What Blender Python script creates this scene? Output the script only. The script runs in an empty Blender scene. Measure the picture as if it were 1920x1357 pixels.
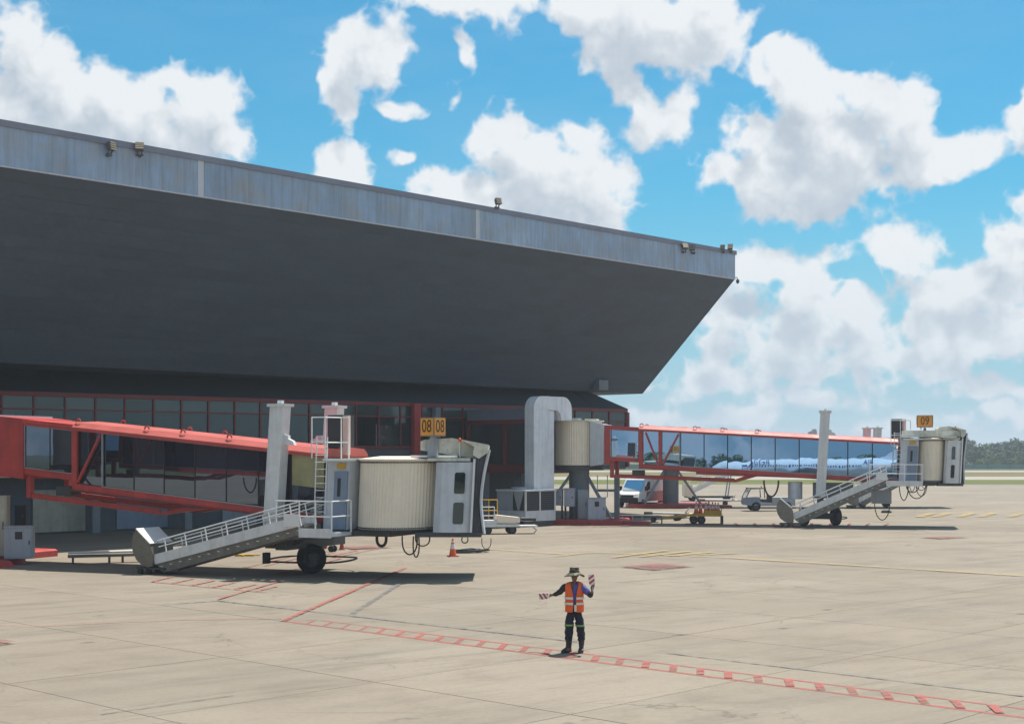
import bpy, bmesh, math, random
from mathutils import Vector, Matrix, Euler, noise
R = math.radians
random.seed(7)
SC = bpy.context.scene
COL = SC.collection

# ---------------------------------------------------------------- camera
F, HZ, CH = 2690.0, 850.0, 4.2            # focal length and horizon in photo pixels, eye height in metres
cam = bpy.data.cameras.new('camera')
camo = bpy.data.objects.new('camera', cam); COL.objects.link(camo)
cam.sensor_width = 36.0; cam.lens = 36.0 * F / 1920.0
cam.shift_x = 0.0; cam.shift_y = (HZ - 678.5) / 1920.0
cam.clip_start = 0.1; cam.clip_end = 9000.0
camo.location = (0, 0, CH); camo.rotation_euler = (R(90), 0, 0)
SC.camera = camo

# ---------------------------------------------------------------- light
SUN_DIR = Vector((0.22, 0.33, 1.0)).normalized()      # towards the sun: high, behind and to the right
SUN_EL = math.asin(SUN_DIR.z); SUN_AZ = math.atan2(SUN_DIR.x, SUN_DIR.y)
sun = bpy.data.lights.new('sun', 'SUN'); sun.energy = 5.0; sun.angle = R(0.53); sun.color = (1.0, 0.95, 0.87)
suno = bpy.data.objects.new('sun', sun); COL.objects.link(suno)
suno.rotation_euler = SUN_DIR.to_track_quat('Z', 'Y').to_euler(); suno.location = SUN_DIR * 300
vs = SC.view_settings
vs.view_transform = 'Standard'; vs.look = 'None'; vs.gamma = 1.0; vs.use_curve_mapping = False
vs.exposure = 0.45
SC.cycles.max_bounces = 6; SC.cycles.diffuse_bounces = 3; SC.cycles.glossy_bounces = 3
SC.cycles.transparent_max_bounces = 8; SC.cycles.caustics_reflective = False; SC.cycles.caustics_refractive = False

def px_dir(u, v):
    return Vector(((u - 960.0) / F, 1.0, (HZ - v) / F)).normalized()

class NT:
    """small helper to write node trees"""
    def __init__(s, tree): s.t = tree; s.n = tree.nodes; s.l = tree.links
    def node(s, typ, **kw):
        o = s.n.new(typ)
        for k, v in kw.items(): setattr(o, k, v)
        return o
    def put(s, sock, val):
        if hasattr(val, 'links'): s.l.new(val, sock)
        else: sock.default_value = val
    def math(s, op, a, b=0.0, c=None, clamp=False):
        o = s.node('ShaderNodeMath', operation=op, use_clamp=clamp)
        s.put(o.inputs[0], a); s.put(o.inputs[1], b)
        if c is not None: s.put(o.inputs[2], c)
        return o.outputs[0]
    def vmath(s, op, a, b=None, scale=None):
        o = s.node('ShaderNodeVectorMath', operation=op)
        s.put(o.inputs[0], a)
        if b is not None: s.put(o.inputs[1], b)
        if scale is not None: s.put(o.inputs['Scale'], scale)
        return o.outputs['Value'] if op in ('DISTANCE', 'LENGTH', 'DOT_PRODUCT') else o.outputs['Vector']
    def mapr(s, v, a, b, c=0.0, d=1.0, smooth=False):
        o = s.node('ShaderNodeMapRange', interpolation_type='SMOOTHSTEP' if smooth else 'LINEAR', clamp=True)
        s.put(o.inputs[0], v)
        for i, q in enumerate((a, b, c, d)): s.put(o.inputs[i + 1], q)
        return o.outputs[0]
    def noise(s, vec, scale, detail=4.0, rough=0.5, lac=2.0, color=False):
        o = s.node('ShaderNodeTexNoise')
        if vec is not None: s.put(o.inputs['Vector'], vec)
        o.inputs['Scale'].default_value = scale; o.inputs['Detail'].default_value = detail
        o.inputs['Roughness'].default_value = rough; o.inputs['Lacunarity'].default_value = lac
        return o.outputs['Color'] if color else o.outputs[0]
    def mix(s, fac, a, b, blend='MIX'):
        o = s.node('ShaderNodeMix', data_type='RGBA', blend_type=blend)
        s.put(o.inputs[0], fac)
        for i, q in ((6, a), (7, b)):
            s.put(o.inputs[i], q if hasattr(q, 'links') else (*q[:3], 1.0))
        return o.outputs[2]
    def val(s, v):
        o = s.node('ShaderNodeValue'); o.outputs[0].default_value = v; return o.outputs[0]

# cumuli of the sky in view: direction (photo position) and half-width, half-height of each heap
CUMULI = [(0,190,175,110),(90,150,80,60),(200,225,170,75),(320,245,110,85),(395,225,58,70),(350,185,28,35),(10,100,60,55),
 (690,85,62,66),(650,165,34,62,.1),(662,215,20,34,.1),(740,110,40,50,.3),(870,105,34,52,.48),(835,175,36,48,.48),(765,214,44,26,.45),(645,325,46,42,.05),(765,297,26,14,.3),
 (830,-10,120,40,.1),(950,-5,70,48,.25),
 (1110,0,70,50),(1210,55,110,80),(1305,45,85,62),(1155,150,50,62,.08),(1200,205,60,58,.2),(1270,205,45,45,.25),
 (945,262,45,45),(1000,310,72,62),(1085,262,40,38),(1085,350,95,90),(930,385,130,45,.1),(850,350,50,30,.25),(1110,420,60,45),
 (1455,128,40,38),(1510,175,48,52),(1500,255,70,80),(1640,170,45,48),(1680,225,68,52),(1400,248,42,42),(1425,320,85,68),(1570,300,100,90),(1720,285,95,52),(1825,275,62,34),(1540,375,75,34,.05),
 (1935,205,48,60),(1940,385,50,45),
 (1440,498,75,34,.15),(1560,480,55,24,.3),(1360,590,75,80,.15),
 (1695,470,60,52),(1900,462,65,55),(1800,545,130,62,.05),(1885,630,100,52,.15),(1720,600,50,40,.2),
 (1512,552,52,50),(1600,568,42,36,.05),(1475,628,110,56,.08),(1625,655,62,70,.1),(1340,720,140,45,.3),(1540,745,150,38,.3),(1840,735,130,34,.28),(1690,790,260,26,.4),(1350,650,60,60,.2),(1480,690,170,44,.3),(1740,680,140,40,.3),(1330,785,190,30,.3),(1890,785,140,28,.3),(1780,620,100,50,.25)]

world = bpy.data.worlds.new('World'); SC.world = world; world.use_nodes = True
def build_world():
    t = NT(world.node_tree); t.n.clear()
    out = t.node('ShaderNodeOutputWorld'); bg = t.node('ShaderNodeBackground')
    sky = t.node('ShaderNodeTexSky', sky_type='NISHITA', sun_disc=False)
    sky.sun_elevation = SUN_EL; sky.sun_rotation = SUN_AZ
    sky.altitude = 60.0; sky.air_density = 1.1; sky.dust_density = 0.9; sky.ozone_density = 2.5
    tc = t.node('ShaderNodeTexCoord'); D = t.vmath('NORMALIZE', tc.outputs['Generated'])
    # group: cloud density for a direction
    g = bpy.data.node_groups.new('cumulus_density', 'ShaderNodeTree')
    g.interface.new_socket('Dir', in_out='INPUT', socket_type='NodeSocketVector')
    g.interface.new_socket('Density', in_out='OUTPUT', socket_type='NodeSocketFloat')
    q = NT(g); gi = q.node('NodeGroupInput'); go = q.node('NodeGroupOutput')
    d0 = gi.outputs[0]
    w1 = q.vmath('SCALE', q.vmath('SUBTRACT', q.noise(d0, 22.0, 2.0, 0.5, color=True), (0.5, 0.5, 0.5)), scale=0.036)
    d1 = q.vmath('ADD', d0, w1)
    acc = None
    for (u, v, a, b, *thin) in CUMULI:
        c = px_dir(u, v); sx, sz = F / (a * 1.14), F / (b * 1.14); sy = 0.5 * (sx + sz)
        o = q.node('ShaderNodeVectorMath', operation='MULTIPLY_ADD')
        q.put(o.inputs[0], d1); o.inputs[1].default_value = (sx, sy, sz); o.inputs[2].default_value = (-c.x * sx, -c.y * sy, -c.z * sz)
        ln = q.vmath('LENGTH', o.outputs[0])
        if thin: ln = q.math('ADD', ln, thin[0])
        acc = ln if acc is None else q.math('SMOOTH_MIN', acc, ln, 0.25)
    placed = q.math('SUBTRACT', 1.0, q.math('MINIMUM', acc, 2.6))
    # the rest of the sky carries the same kind of cumuli, scattered by noise
    away = q.vmath('MULTIPLY', d1, (1.0, 1.0, 1.7))
    scat = q.math('MULTIPLY_ADD', q.noise(away, 3.3, 1.0, 0.5), 7.0, -3.55)
    ang = q.vmath('DISTANCE', d0, tuple(px_dir(960, 420)))
    field = q.node('ShaderNodeMix', data_type='FLOAT')
    q.put(field.inputs[0], q.mapr(ang, 0.42, 0.62, smooth=True)); q.put(field.inputs[2], placed); q.put(field.inputs[3], scat)
    q.put(go.inputs[0], field.outputs[0])
    # relief: billows and wisps
    h = bpy.data.node_groups.new('cumulus_relief', 'ShaderNodeTree')
    h.interface.new_socket('Dir', in_out='INPUT', socket_type='NodeSocketVector')
    h.interface.new_socket('Relief', in_out='OUTPUT', socket_type='NodeSocketFloat')
    k = NT(h); hi = k.node('NodeGroupInput'); ho = k.node('NodeGroupOutput')
    fb = k.math('MULTIPLY_ADD', k.noise(hi.outputs[0], 22.0, 6.0, 0.54), 1.75, -0.875)
    bi = k.math('ABSOLUTE', k.math('MULTIPLY_ADD', k.noise(hi.outputs[0], 38.0, 3.0, 0.5), 2.0, -1.0))
    k.put(ho.inputs[0], k.math('ADD', fb, k.math('MULTIPLY_ADD', bi, -1.15, 0.22)))
    def dens(vec):
        o = t.node('ShaderNodeGroup'); o.node_tree = g; t.put(o.inputs[0], vec); return o.outputs[0]
    def relief(vec):
        o = t.node('ShaderNodeGroup'); o.node_tree = h; t.put(o.inputs[0], vec); return o.outputs[0]
    base = dens(D)
    a = t.math('ADD', base, relief(D))
    up = t.vmath('ADD', D, (0.005, 0.0, 0.026))
    base2 = dens(up); b = relief(up)
    cover = t.mapr(a, -0.14, 0.34, smooth=True)
    lit = t.mapr(t.math('SUBTRACT', t.math('SUBTRACT', a, base), b), -0.6, 0.6)     # slopes that face the sun
    core = t.mapr(t.math('ADD', base2, t.math('MULTIPLY', b, 0.6)), -0.10, 0.80, smooth=True)   # thick cloud towards the sun: greyer
    shade = t.math('ADD', t.math('MULTIPLY_ADD', core, -0.62, 0.86), t.math('MULTIPLY', lit, 0.34), clamp=True)
    white = t.mix(shade, (0.40, 0.50, 0.62), (1.0, 1.03, 1.05))
    sep = t.node('ShaderNodeSeparateXYZ'); t.put(sep.inputs[0], D); z = sep.outputs[2]
    # thin high cloud and moist air low down
    cir = t.noise(t.vmath('MULTIPLY', D, (3.0, 3.0, 14.0)), 1.6, 5.0, 0.6)
    veil = t.math('MULTIPLY', t.mapr(cir, 0.45, 0.8), 0.16)
    low = t.mapr(z, 0.0, 0.20, 0.70, 0.0, smooth=True)
    skyc = t.mix(1.0, sky.outputs[0], (SKY_TINT), 'MULTIPLY')
    skyc = t.mix(t.math('MAXIMUM', veil, low), skyc, tuple(c * CLOUD for c in (0.48, 0.67, 0.88)))
    cl = t.mix(1.0, white, (CLOUD, CLOUD, CLOUD), 'MULTIPLY')
    cl = t.mix(t.mapr(z, 0.0, 0.14, 0.35, 0.0), cl, tuple(c * CLOUD for c in (0.52, 0.70, 0.86)))
    col = t.mix(t.math('MULTIPLY', cover, 0.97), skyc, cl)
    col = t.mix(t.mapr(z, -0.03, -0.002), (1.8, 1.7, 1.5), col)       # the ground's own light below the horizon
    t.put(bg.inputs[0], col); bg.inputs[1].default_value = 0.080
    t.l.new(bg.outputs[0], out.inputs[0])
SKY_TINT = (0.26, 0.92, 1.07); CLOUD = 8.0
build_world()
world.cycles.sampling_method = 'MANUAL'; world.cycles.sample_map_resolution = 256

# ---------------------------------------------------------------- mesh helpers
class MB:
    def __init__(s): s.v = []; s.f = []; s.mi = []; s.cur = 0
    def add(s, vs, fs):
        o = len(s.v); s.v += [tuple(p) for p in vs]
        for f in fs: s.f.append([o + i for i in f]); s.mi.append(s.cur)
        return s
    def box(s, x0, x1, y0, y1, z0, z1):
        vs = [(x, y, z) for z in (z0, z1) for y in (y0, y1) for x in (x0, x1)]
        return s.add(vs, [(0,2,3,1),(4,5,7,6),(0,1,5,4),(2,6,7,3),(0,4,6,2),(1,3,7,5)])
    def hexa(s, b, t):
        """bottom and top loops of four points"""
        return s.add(list(b) + list(t), [(3,2,1,0),(4,5,6,7),(0,1,5,4),(1,2,6,5),(2,3,7,6),(3,0,4,7)])
    def beam(s, a, b, w, h=None, up=(0, 0, 1)):
        a, b = Vector(a), Vector(b); h = h or w
        d = (b - a).normalized(); u = Vector(up)
        if abs(d.dot(u)) > 0.98: u = Vector((0, 1, 0))
        sd = d.cross(u).normalized(); u = sd.cross(d).normalized()
        q = lambda p: [p - sd*w/2 - u*h/2, p + sd*w/2 - u*h/2, p + sd*w/2 + u*h/2, p - sd*w/2 + u*h/2]
        A, B = q(a), q(b)
        return s.add(A + B, [(0,1,2,3),(7,6,5,4),(0,4,5,1),(1,5,6,2),(2,6,7,3),(3,7,4,0)])
    def cyl(s, a, b, r, r2=None, n=14, caps=True):
        a, b = Vector(a), Vector(b); r2 = r if r2 is None else r2
        d = (b - a).normalized(); u = Vector((0, 0, 1)) if abs(d.z) < 0.95 else Vector((1, 0, 0))
        x = d.cross(u).normalized(); y = d.cross(x)
        vs = []
        for p, rr in ((a, r), (b, r2)):
            vs += [p + (x * math.cos(i * math.tau / n) + y * math.sin(i * math.tau / n)) * rr for i in range(n)]
        fs = [(i, (i + 1) % n, n + (i + 1) % n, n + i) for i in range(n)]
        if caps: fs += [tuple(reversed(range(n))), tuple(range(n, 2 * n))]
        return s.add(vs, fs)
    def tube(s, pts, r, n=8, closed=False, caps=True):
        P = [Vector(p) for p in pts]; m = len(P); rs = r if isinstance(r, (list, tuple)) else [r] * m
        vs = []; ref = None
        for i, p in enumerate(P):
            a = P[(i - 1) % m] if (closed or i > 0) else p
            b = P[(i + 1) % m] if (closed or i < m - 1) else p
            d = (b - a).normalized()
            if ref is None: ref = Vector((0, 0, 1)) if abs(d.z) < 0.9 else Vector((1, 0, 0))
            x = d.cross(ref).normalized(); y = x.cross(d).normalized(); ref = y
            vs += [p + (x * math.cos(k * math.tau / n) + y * math.sin(k * math.tau / n)) * rs[i] for k in range(n)]
        fs = []
        for i in range(m if closed else m - 1):
            j = (i + 1) % m
            fs += [(i*n + k, i*n + (k+1) % n, j*n + (k+1) % n, j*n + k) for k in range(n)]
        if caps and not closed: fs += [tuple(reversed(range(n))), tuple(range((m-1)*n, m*n))]
        return s.add(vs, fs)
    def prism(s, poly, y0, y1, mp=None):
        """poly of (x, z) swept along y; mp maps (x, y, z)"""
        mp = mp or (lambda x, y, z: (x, y, z)); n = len(poly)
        vs = [mp(x, y0, z) for x, z in poly] + [mp(x, y1, z) for x, z in poly]
        fs = [(i, (i + 1) % n, n + (i + 1) % n, n + i) for i in range(n)]
        fs += [tuple(reversed(range(n))), tuple(range(n, 2 * n))]
        return s.add(vs, fs)
    def lathe(s, prof, n=20, c=(0, 0, 0), f=None):
        vs = []; m = len(prof)
        for k in range(n):
            a = k * math.tau / n
            for (r, z) in prof:
                q = f(a) if f else 1.0
                vs.append((c[0] + r * q * math.cos(a), c[1] + r * q * math.sin(a), c[2] + z))
        fs = [(k*m + i, ((k+1) % n)*m + i, ((k+1) % n)*m + i + 1, k*m + i + 1) for k in range(n) for i in range(m - 1)]
        return s.add(vs, fs)
    def rings(s, loops, caps=True):
        n = len(loops[0]); vs = [p for l in loops for p in l]; m = len(loops)
        fs = [(i*n + k, i*n + (k+1) % n, (i+1)*n + (k+1) % n, (i+1)*n + k) for i in range(m - 1) for k in range(n)]
        if caps: fs += [tuple(reversed(range(n))), tuple(range((m-1)*n, m*n))]
        return s.add(vs, fs)
    def quad(s, *p): return s.add(p, [tuple(range(len(p)))])
    def mesh(s, name, mats, smooth=None):
        me = bpy.data.meshes.new(name); me.from_pydata(s.v, [], s.f)
        mats = mats if isinstance(mats, (list, tuple)) else [mats]
        for m in mats: me.materials.append(m)
        if len(mats) > 1: me.polygons.foreach_set('material_index', s.mi)
        bm = bmesh.new(); bm.from_mesh(me); bmesh.ops.recalc_face_normals(bm, faces=bm.faces); bm.to_mesh(me); bm.free()
        if smooth is not None:
            me.polygons.foreach_set('use_smooth', [True] * len(me.polygons)); me.set_sharp_from_angle(angle=R(smooth))
        me.update(); return me
    def build(s, name, mats, parent=None, smooth=None, loc=None, rotz=None):
        o = bpy.data.objects.new(name, s.mesh(name, mats, smooth)); COL.objects.link(o)
        if parent is not None: o.parent = parent
        if loc is not None: o.location = loc
        if rotz is not None: o.rotation_euler = (0, 0, rotz)
        return o

def tag(o, label=None, cat=None, group=None, kind=None):
    if label: o['label'] = label
    if cat: o['category'] = cat
    if group: o['group'] = group
    if kind: o['kind'] = kind
    return o
def thing(name, label, cat, loc=(0, 0, 0), rotz=0.0, group=None):
    o = bpy.data.objects.new(name, None); COL.objects.link(o); o.empty_display_size = 0.3
    o.location = loc; o.rotation_euler = (0, 0, rotz)
    return tag(o, label, cat, group)
def inst(src, name, parent=None, loc=(0, 0, 0), rotz=0.0, scale=None):
    o = bpy.data.objects.new(name, src if isinstance(src, bpy.types.Mesh) else src.data); COL.objects.link(o)
    o.parent = parent; o.location = loc; o.rotation_euler = (0, 0, rotz)
    if scale: o.scale = scale
    return o
def copy_tree(o, parent=None):
    c = o.copy(); COL.objects.link(c); c.parent = parent
    for ch in list(o.children): copy_tree(ch, c)
    return c
def text_mesh(body, size, depth=0.006):
    cu = bpy.data.curves.new('lettering', 'FONT'); cu.body = body; cu.size = size; cu.extrude = depth
    cu.align_x = 'CENTER'; cu.align_y = 'CENTER'; cu.resolution_u = 3
    o = bpy.data.objects.new('lettering', cu); COL.objects.link(o)
    bpy.context.view_layer.update()
    me = bpy.data.meshes.new_from_object(o.evaluated_get(bpy.context.evaluated_depsgraph_get()))
    bpy.data.objects.remove(o); bpy.data.curves.remove(cu)
    return me
def G(u, v):
    """ground point under a photo position"""
    Y = F * CH / (v - HZ); return Vector(((u - 960.0) / F * Y, Y, 0.0))
def P(u, v, Y): return Vector(((u - 960.0) / F * Y, Y, CH - (v - HZ) / F * Y))

# building axes: d runs along the terminal, n goes into it
BA = R(46.63); DD = Vector((math.cos(BA), math.sin(BA), 0)); NN = Vector((-math.sin(BA), math.cos(BA), 0))
def DN(d, n, z=0.0): return DD * d + NN * n + Vector((0, 0, z))

# ---------------------------------------------------------------- materials
def new_mat(name):
    m = bpy.data.materials.new(name); m.use_nodes = True; m.node_tree.nodes.clear()
    t = NT(m.node_tree); out = t.node('ShaderNodeOutputMaterial')
    return m, t, out
def paint(name, col, rough=0.5, metal=0.0, var=0.12, scale=1.3, dirt=0.0, dirtc=(0.10, 0.085, 0.06), streak=0.0, bump=0.0, bscale=40.0, spec=0.5):
    m, t, out = new_mat(name)
    p = t.node('ShaderNodeBsdfPrincipled'); tc = t.node('ShaderNodeTexCoord'); oi = t.node('ShaderNodeObjectInfo')
    vec = t.vmath('ADD', tc.outputs['Object'], t.vmath('SCALE', (7.1, 3.3, 5.7), scale=t.math('MULTIPLY', oi.outputs['Random'], 9.0)))
    n1 = t.noise(vec, scale, 5.0, 0.6)
    c = t.mix(t.mapr(n1, 0.3, 0.7), tuple(x * (1 - var) for x in col), tuple(min(1, x * (1 + var)) for x in col))
    if dirt:
        n2 = t.noise(vec, scale * 2.3, 7.0, 0.68)
        c = t.mix(t.math('MULTIPLY', t.mapr(n2, 0.46, 0.72), dirt), c, dirtc)
    if streak:
        n3 = t.noise(t.vmath('MULTIPLY', vec, (5.0, 5.0, 0.35)), 1.0, 4.0, 0.6)
        c = t.mix(t.math('MULTIPLY', t.mapr(n3, 0.45, 0.75), streak), c, tuple(x * 0.45 for x in dirtc) if dirt else tuple(x * 0.4 for x in col))
    t.put(p.inputs['Base Color'], c)
    t.put(p.inputs['Roughness'], t.mapr(n1, 0.3, 0.7, max(0.02, rough - 0.08), min(1.0, rough + 0.08)))
    p.inputs['Metallic'].default_value = metal; p.inputs['Specular IOR Level'].default_value = spec
    if bump:
        b = t.node('ShaderNodeBump'); b.inputs['Strength'].default_value = bump; b.inputs['Distance'].default_value = 0.02
        t.put(b.inputs['Height'], t.noise(vec, bscale, 4.0, 0.6)); t.l.new(b.outputs[0], p.inputs['Normal'])
    t.l.new(p.outputs[0], out.inputs[0]); return m
def glass_mat(name, tint, refl, body, rough=0.015, wave=0.0, wscale=1.2):
    """coated sheet glass that hides what is behind it: part mirror, part dark body"""
    m, t, out = new_mat(name)
    g = t.node('ShaderNodeBsdfGlossy'); d = t.node('ShaderNodeBsdfDiffuse'); mx = t.node('ShaderNodeMixShader'); fr = t.node('ShaderNodeFresnel')
    t.put(g.inputs[0], (*tint, 1)); g.inputs['Roughness'].default_value = rough; oi = t.node('ShaderNodeObjectInfo'); t.put(d.inputs[0], t.mix(oi.outputs['Random'], tuple(x * 0.45 for x in body), tuple(x * 1.6 for x in body)))
    fr.inputs[0].default_value = 1.5
    t.put(mx.inputs[0], t.math('MULTIPLY_ADD', fr.outputs[0], 1.0 - refl, refl, clamp=True))
    if wave:
        tc = t.node('ShaderNodeTexCoord'); b = t.node('ShaderNodeBump'); b.inputs['Strength'].default_value = wave; b.inputs['Distance'].default_value = 0.02
        t.put(b.inputs['Height'], t.noise(tc.outputs['Object'], wscale, 1.0, 0.4)); t.l.new(b.outputs[0], g.inputs['Normal'])
    t.l.new(d.outputs[0], mx.inputs[1]); t.l.new(g.outputs[0], mx.inputs[2]); t.l.new(mx.outputs[0], out.inputs[0]); return m
def worn_paint(name, col, wear=0.5, scale=3.0):
    """road paint rubbed through to the concrete under it"""
    m, t, out = new_mat(name)
    p = t.node('ShaderNodeBsdfPrincipled'); tr = t.node('ShaderNodeBsdfTransparent'); mx = t.node('ShaderNodeMixShader'); ge = t.node('ShaderNodeNewGeometry')
    n1 = t.noise(ge.outputs['Position'], scale, 6.0, 0.7); n2 = t.noise(ge.outputs['Position'], 0.35, 3.0, 0.5)
    t.put(p.inputs['Base Color'], t.mix(t.mapr(n1, 0.35, 0.7), col, tuple(x * 0.8 + 0.06 for x in col))); p.inputs['Roughness'].default_value = 0.75
    a = t.mapr(t.math('ADD', n1, t.math('MULTIPLY_ADD', n2, 0.5, -0.25)), wear - 0.16, wear + 0.10)
    t.put(mx.inputs[0], t.math('MULTIPLY_ADD', t.math('SUBTRACT', 1.0, a), 0.72, 0.18))
    t.l.new(tr.outputs[0], mx.inputs[1]); t.l.new(p.outputs[0], mx.inputs[2]); t.l.new(mx.outputs[0], out.inputs[0]); return m

def concrete_mat():
    m, t, out = new_mat('apron_concrete')
    p = t.node('ShaderNodeBsdfPrincipled'); ge = t.node('ShaderNodeNewGeometry'); oi = t.node('ShaderNodeObjectInfo')
    pos = ge.outputs['Position']
    rt = t.node('ShaderNodeVectorRotate', rotation_type='Z_AXIS'); t.put(rt.inputs['Vector'], pos); rt.inputs['Angle'].default_value = -BA + R(8)
    big = t.noise(pos, 0.06, 5.0, 0.62); mid = t.noise(t.vmath('MULTIPLY', rt.outputs[0], (0.35, 1.6, 1.0)), 0.5, 7.0, 0.70)
    blot = t.noise(t.vmath('ADD', pos, (31.0, 7.0, 0.0)), 0.42, 6.0, 0.68)
    fine = t.noise(pos, 9.0, 6.0, 0.75)
    c = t.mix(t.mapr(big, 0.32, 0.68), (0.232, 0.193, 0.146), (0.312, 0.266, 0.208))
    # every slab was poured on another day
    c = t.mix(t.math('MULTIPLY', oi.outputs['Random'], 0.34), c, (0.185, 0.160, 0.126))
    c = t.mix(t.math('MULTIPLY', t.mapr(blot, 0.50, 0.74), 0.55), c, (0.155, 0.125, 0.092))
    c = t.mix(t.math('MULTIPLY', t.mapr(mid, 0.50, 0.76), 0.66), c, (0.125, 0.110, 0.090))
    c = t.mix(t.math('MULTIPLY', t.mapr(mid, 0.44, 0.28), 0.5), c, (0.315, 0.268, 0.200))
    c = t.mix(t.math('MULTIPLY', t.mapr(fine, 0.36, 0.78), 0.42), c, (0.13, 0.112, 0.09))
    # tyre and scrape marks: long thin streaks along the taxi direction
    sc = t.noise(t.vmath('MULTIPLY', rt.outputs[0], (0.10, 2.6, 1.0)), 1.0, 5.0, 0.72)
    c = t.mix(t.math('MULTIPLY', t.mapr(sc, 0.57, 0.76), 0.6), c, (0.080, 0.072, 0.063))
    sc2 = t.noise(t.vmath('MULTIPLY', pos, (0.16, 3.4, 1.0)), 1.0, 5.0, 0.75)
    c = t.mix(t.math('MULTIPLY', t.mapr(sc2, 0.58, 0.74), 0.5), c, (0.095, 0.082, 0.07))
    # hair cracks
    cr = t.node('ShaderNodeTexVoronoi', feature='DISTANCE_TO_EDGE'); t.put(cr.inputs['Vector'], t.vmath('ADD', pos, t.vmath('SCALE', t.noise(pos, 0.9, 4.0, 0.6, color=True), scale=1.6))); cr.inputs['Scale'].default_value = 0.16
    crk = t.math('MULTIPLY', t.mapr(cr.outputs['Distance'], 0.002, 0.007, 1.0, 0.0), t.mapr(t.noise(pos, 0.12, 2.0, 0.5), 0.50, 0.58))
    c = t.mix(t.math('MULTIPLY', crk, 0.4), c, (0.06, 0.052, 0.045))
    # small dark chips and oil spots
    vo = t.node('ShaderNodeTexVoronoi', feature='F1'); t.put(vo.inputs['Vector'], t.vmath('MULTIPLY', rt.outputs[0], (0.45, 1.0, 1.0))); vo.inputs['Scale'].default_value = 0.75
    chip = t.math('MULTIPLY', t.mapr(vo.outputs['Distance'], 0.05, 0.12, 1.0, 0.0), t.mapr(t.noise(pos, 2.4, 3.0, 0.6), 0.48, 0.60))
    c = t.mix(t.math('MULTIPLY', chip, 0.7), c, (0.05, 0.045, 0.04))
    t.put(p.inputs['Base Color'], c); t.put(p.inputs['Roughness'], t.mapr(mid, 0.3, 0.8, 0.92, 0.78)); p.inputs['Specular IOR Level'].default_value = 0.25
    b = t.node('ShaderNodeBump'); b.inputs['Strength'].default_value = 0.25; b.inputs['Distance'].default_value = 0.01
    t.put(b.inputs['Height'], fine); t.l.new(b.outputs[0], p.inputs['Normal'])
    t.l.new(p.outputs[0], out.inputs[0]); return m
def grass_mat(name, a, b, c3):
    m, t, out = new_mat(name)
    p = t.node('ShaderNodeBsdfPrincipled'); ge = t.node('ShaderNodeNewGeometry'); pos = ge.outputs['Position']
    n1 = t.noise(t.vmath('MULTIPLY', pos, (0.3, 1.0, 1.0)), 0.08, 6.0, 0.65); n2 = t.noise(pos, 1.5, 5.0, 0.7)
    c = t.mix(t.mapr(n1, 0.35, 0.65), a, b); c = t.mix(t.math('MULTIPLY', t.mapr(n2, 0.45, 0.75), 0.5), c, c3)
    t.put(p.inputs['Base Color'], c); p.inputs['Roughness'].default_value = 0.95; p.inputs['Specular IOR Level'].default_value = 0.15
    t.l.new(p.outputs[0], out.inputs[0]); return m
def leaf_mat(name, a, b):
    m, t, out = new_mat(name)
    p = t.node('ShaderNodeBsdfPrincipled'); tc = t.node('ShaderNodeTexCoord'); oi = t.node('ShaderNodeObjectInfo')
    n = t.noise(tc.outputs['Object'], 0.7, 4.0, 0.6)
    f = t.math('ADD', t.math('MULTIPLY', n, 0.7), t.math('MULTIPLY', oi.outputs['Random'], 0.45), clamp=True)
    t.put(p.inputs['Base Color'], t.mix(t.mapr(f, 0.3, 0.85), a, b)); p.inputs['Roughness'].default_value = 0.7; p.inputs['Specular IOR Level'].default_value = 0.25
    t.l.new(p.outputs[0], out.inputs[0]); return m

M = {}
M['concrete'] = concrete_mat()
M['joint'] = paint('joint_sealant', (0.10, 0.09, 0.075), 0.9, var=0.3)
M['grass'] = grass_mat('airfield_grass', (0.085, 0.10, 0.025), (0.12, 0.135, 0.032), (0.14, 0.12, 0.05))
M['drygrass'] = grass_mat('dry_grass', (0.135, 0.112, 0.050), (0.165, 0.135, 0.06), (0.10, 0.09, 0.037))
M['fargrass'] = grass_mat('far_grass', (0.06, 0.07, 0.022), (0.085, 0.095, 0.03), (0.10, 0.09, 0.04))
M['runway'] = paint('taxiway_concrete', (0.31, 0.28, 0.235), 0.9, var=0.08, scale=0.05, spec=0.2)
M['red_mark'] = worn_paint('red_road_paint', (0.34, 0.075, 0.052), 0.575)
M['red_block'] = worn_paint('faded_red_road_paint', (0.22, 0.068, 0.058), 0.56)
M['yellow_mark'] = worn_paint('yellow_road_paint', (0.42, 0.29, 0.06), 0.545)
M['grey_mark'] = worn_paint('blanked_grey_line', (0.14, 0.143, 0.15), 0.48)
M['skid'] = worn_paint('rubber_skid', (0.12, 0.105, 0.085), 0.40)
M['fascia'] = paint('fascia_sheet', (0.31, 0.43, 0.58), 0.6, var=0.22, scale=0.30, dirt=0.75, dirtc=(0.36, 0.34, 0.30), streak=0.45, bump=0.1, bscale=3)
M['coping'] = paint('coping_metal', (0.20, 0.215, 0.275), 0.55, var=0.15, scale=0.8)
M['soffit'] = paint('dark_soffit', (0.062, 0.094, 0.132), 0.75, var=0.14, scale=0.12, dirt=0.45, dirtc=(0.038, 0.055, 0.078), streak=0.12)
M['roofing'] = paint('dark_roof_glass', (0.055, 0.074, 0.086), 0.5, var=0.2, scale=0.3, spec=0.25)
M['roof_red'] = paint('sunlit_roof_red', (0.44, 0.085, 0.066), 0.55, var=0.16, scale=0.8, streak=0.05)  # tunnel red made paler: sunlight on the roofs put into the colour
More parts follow.
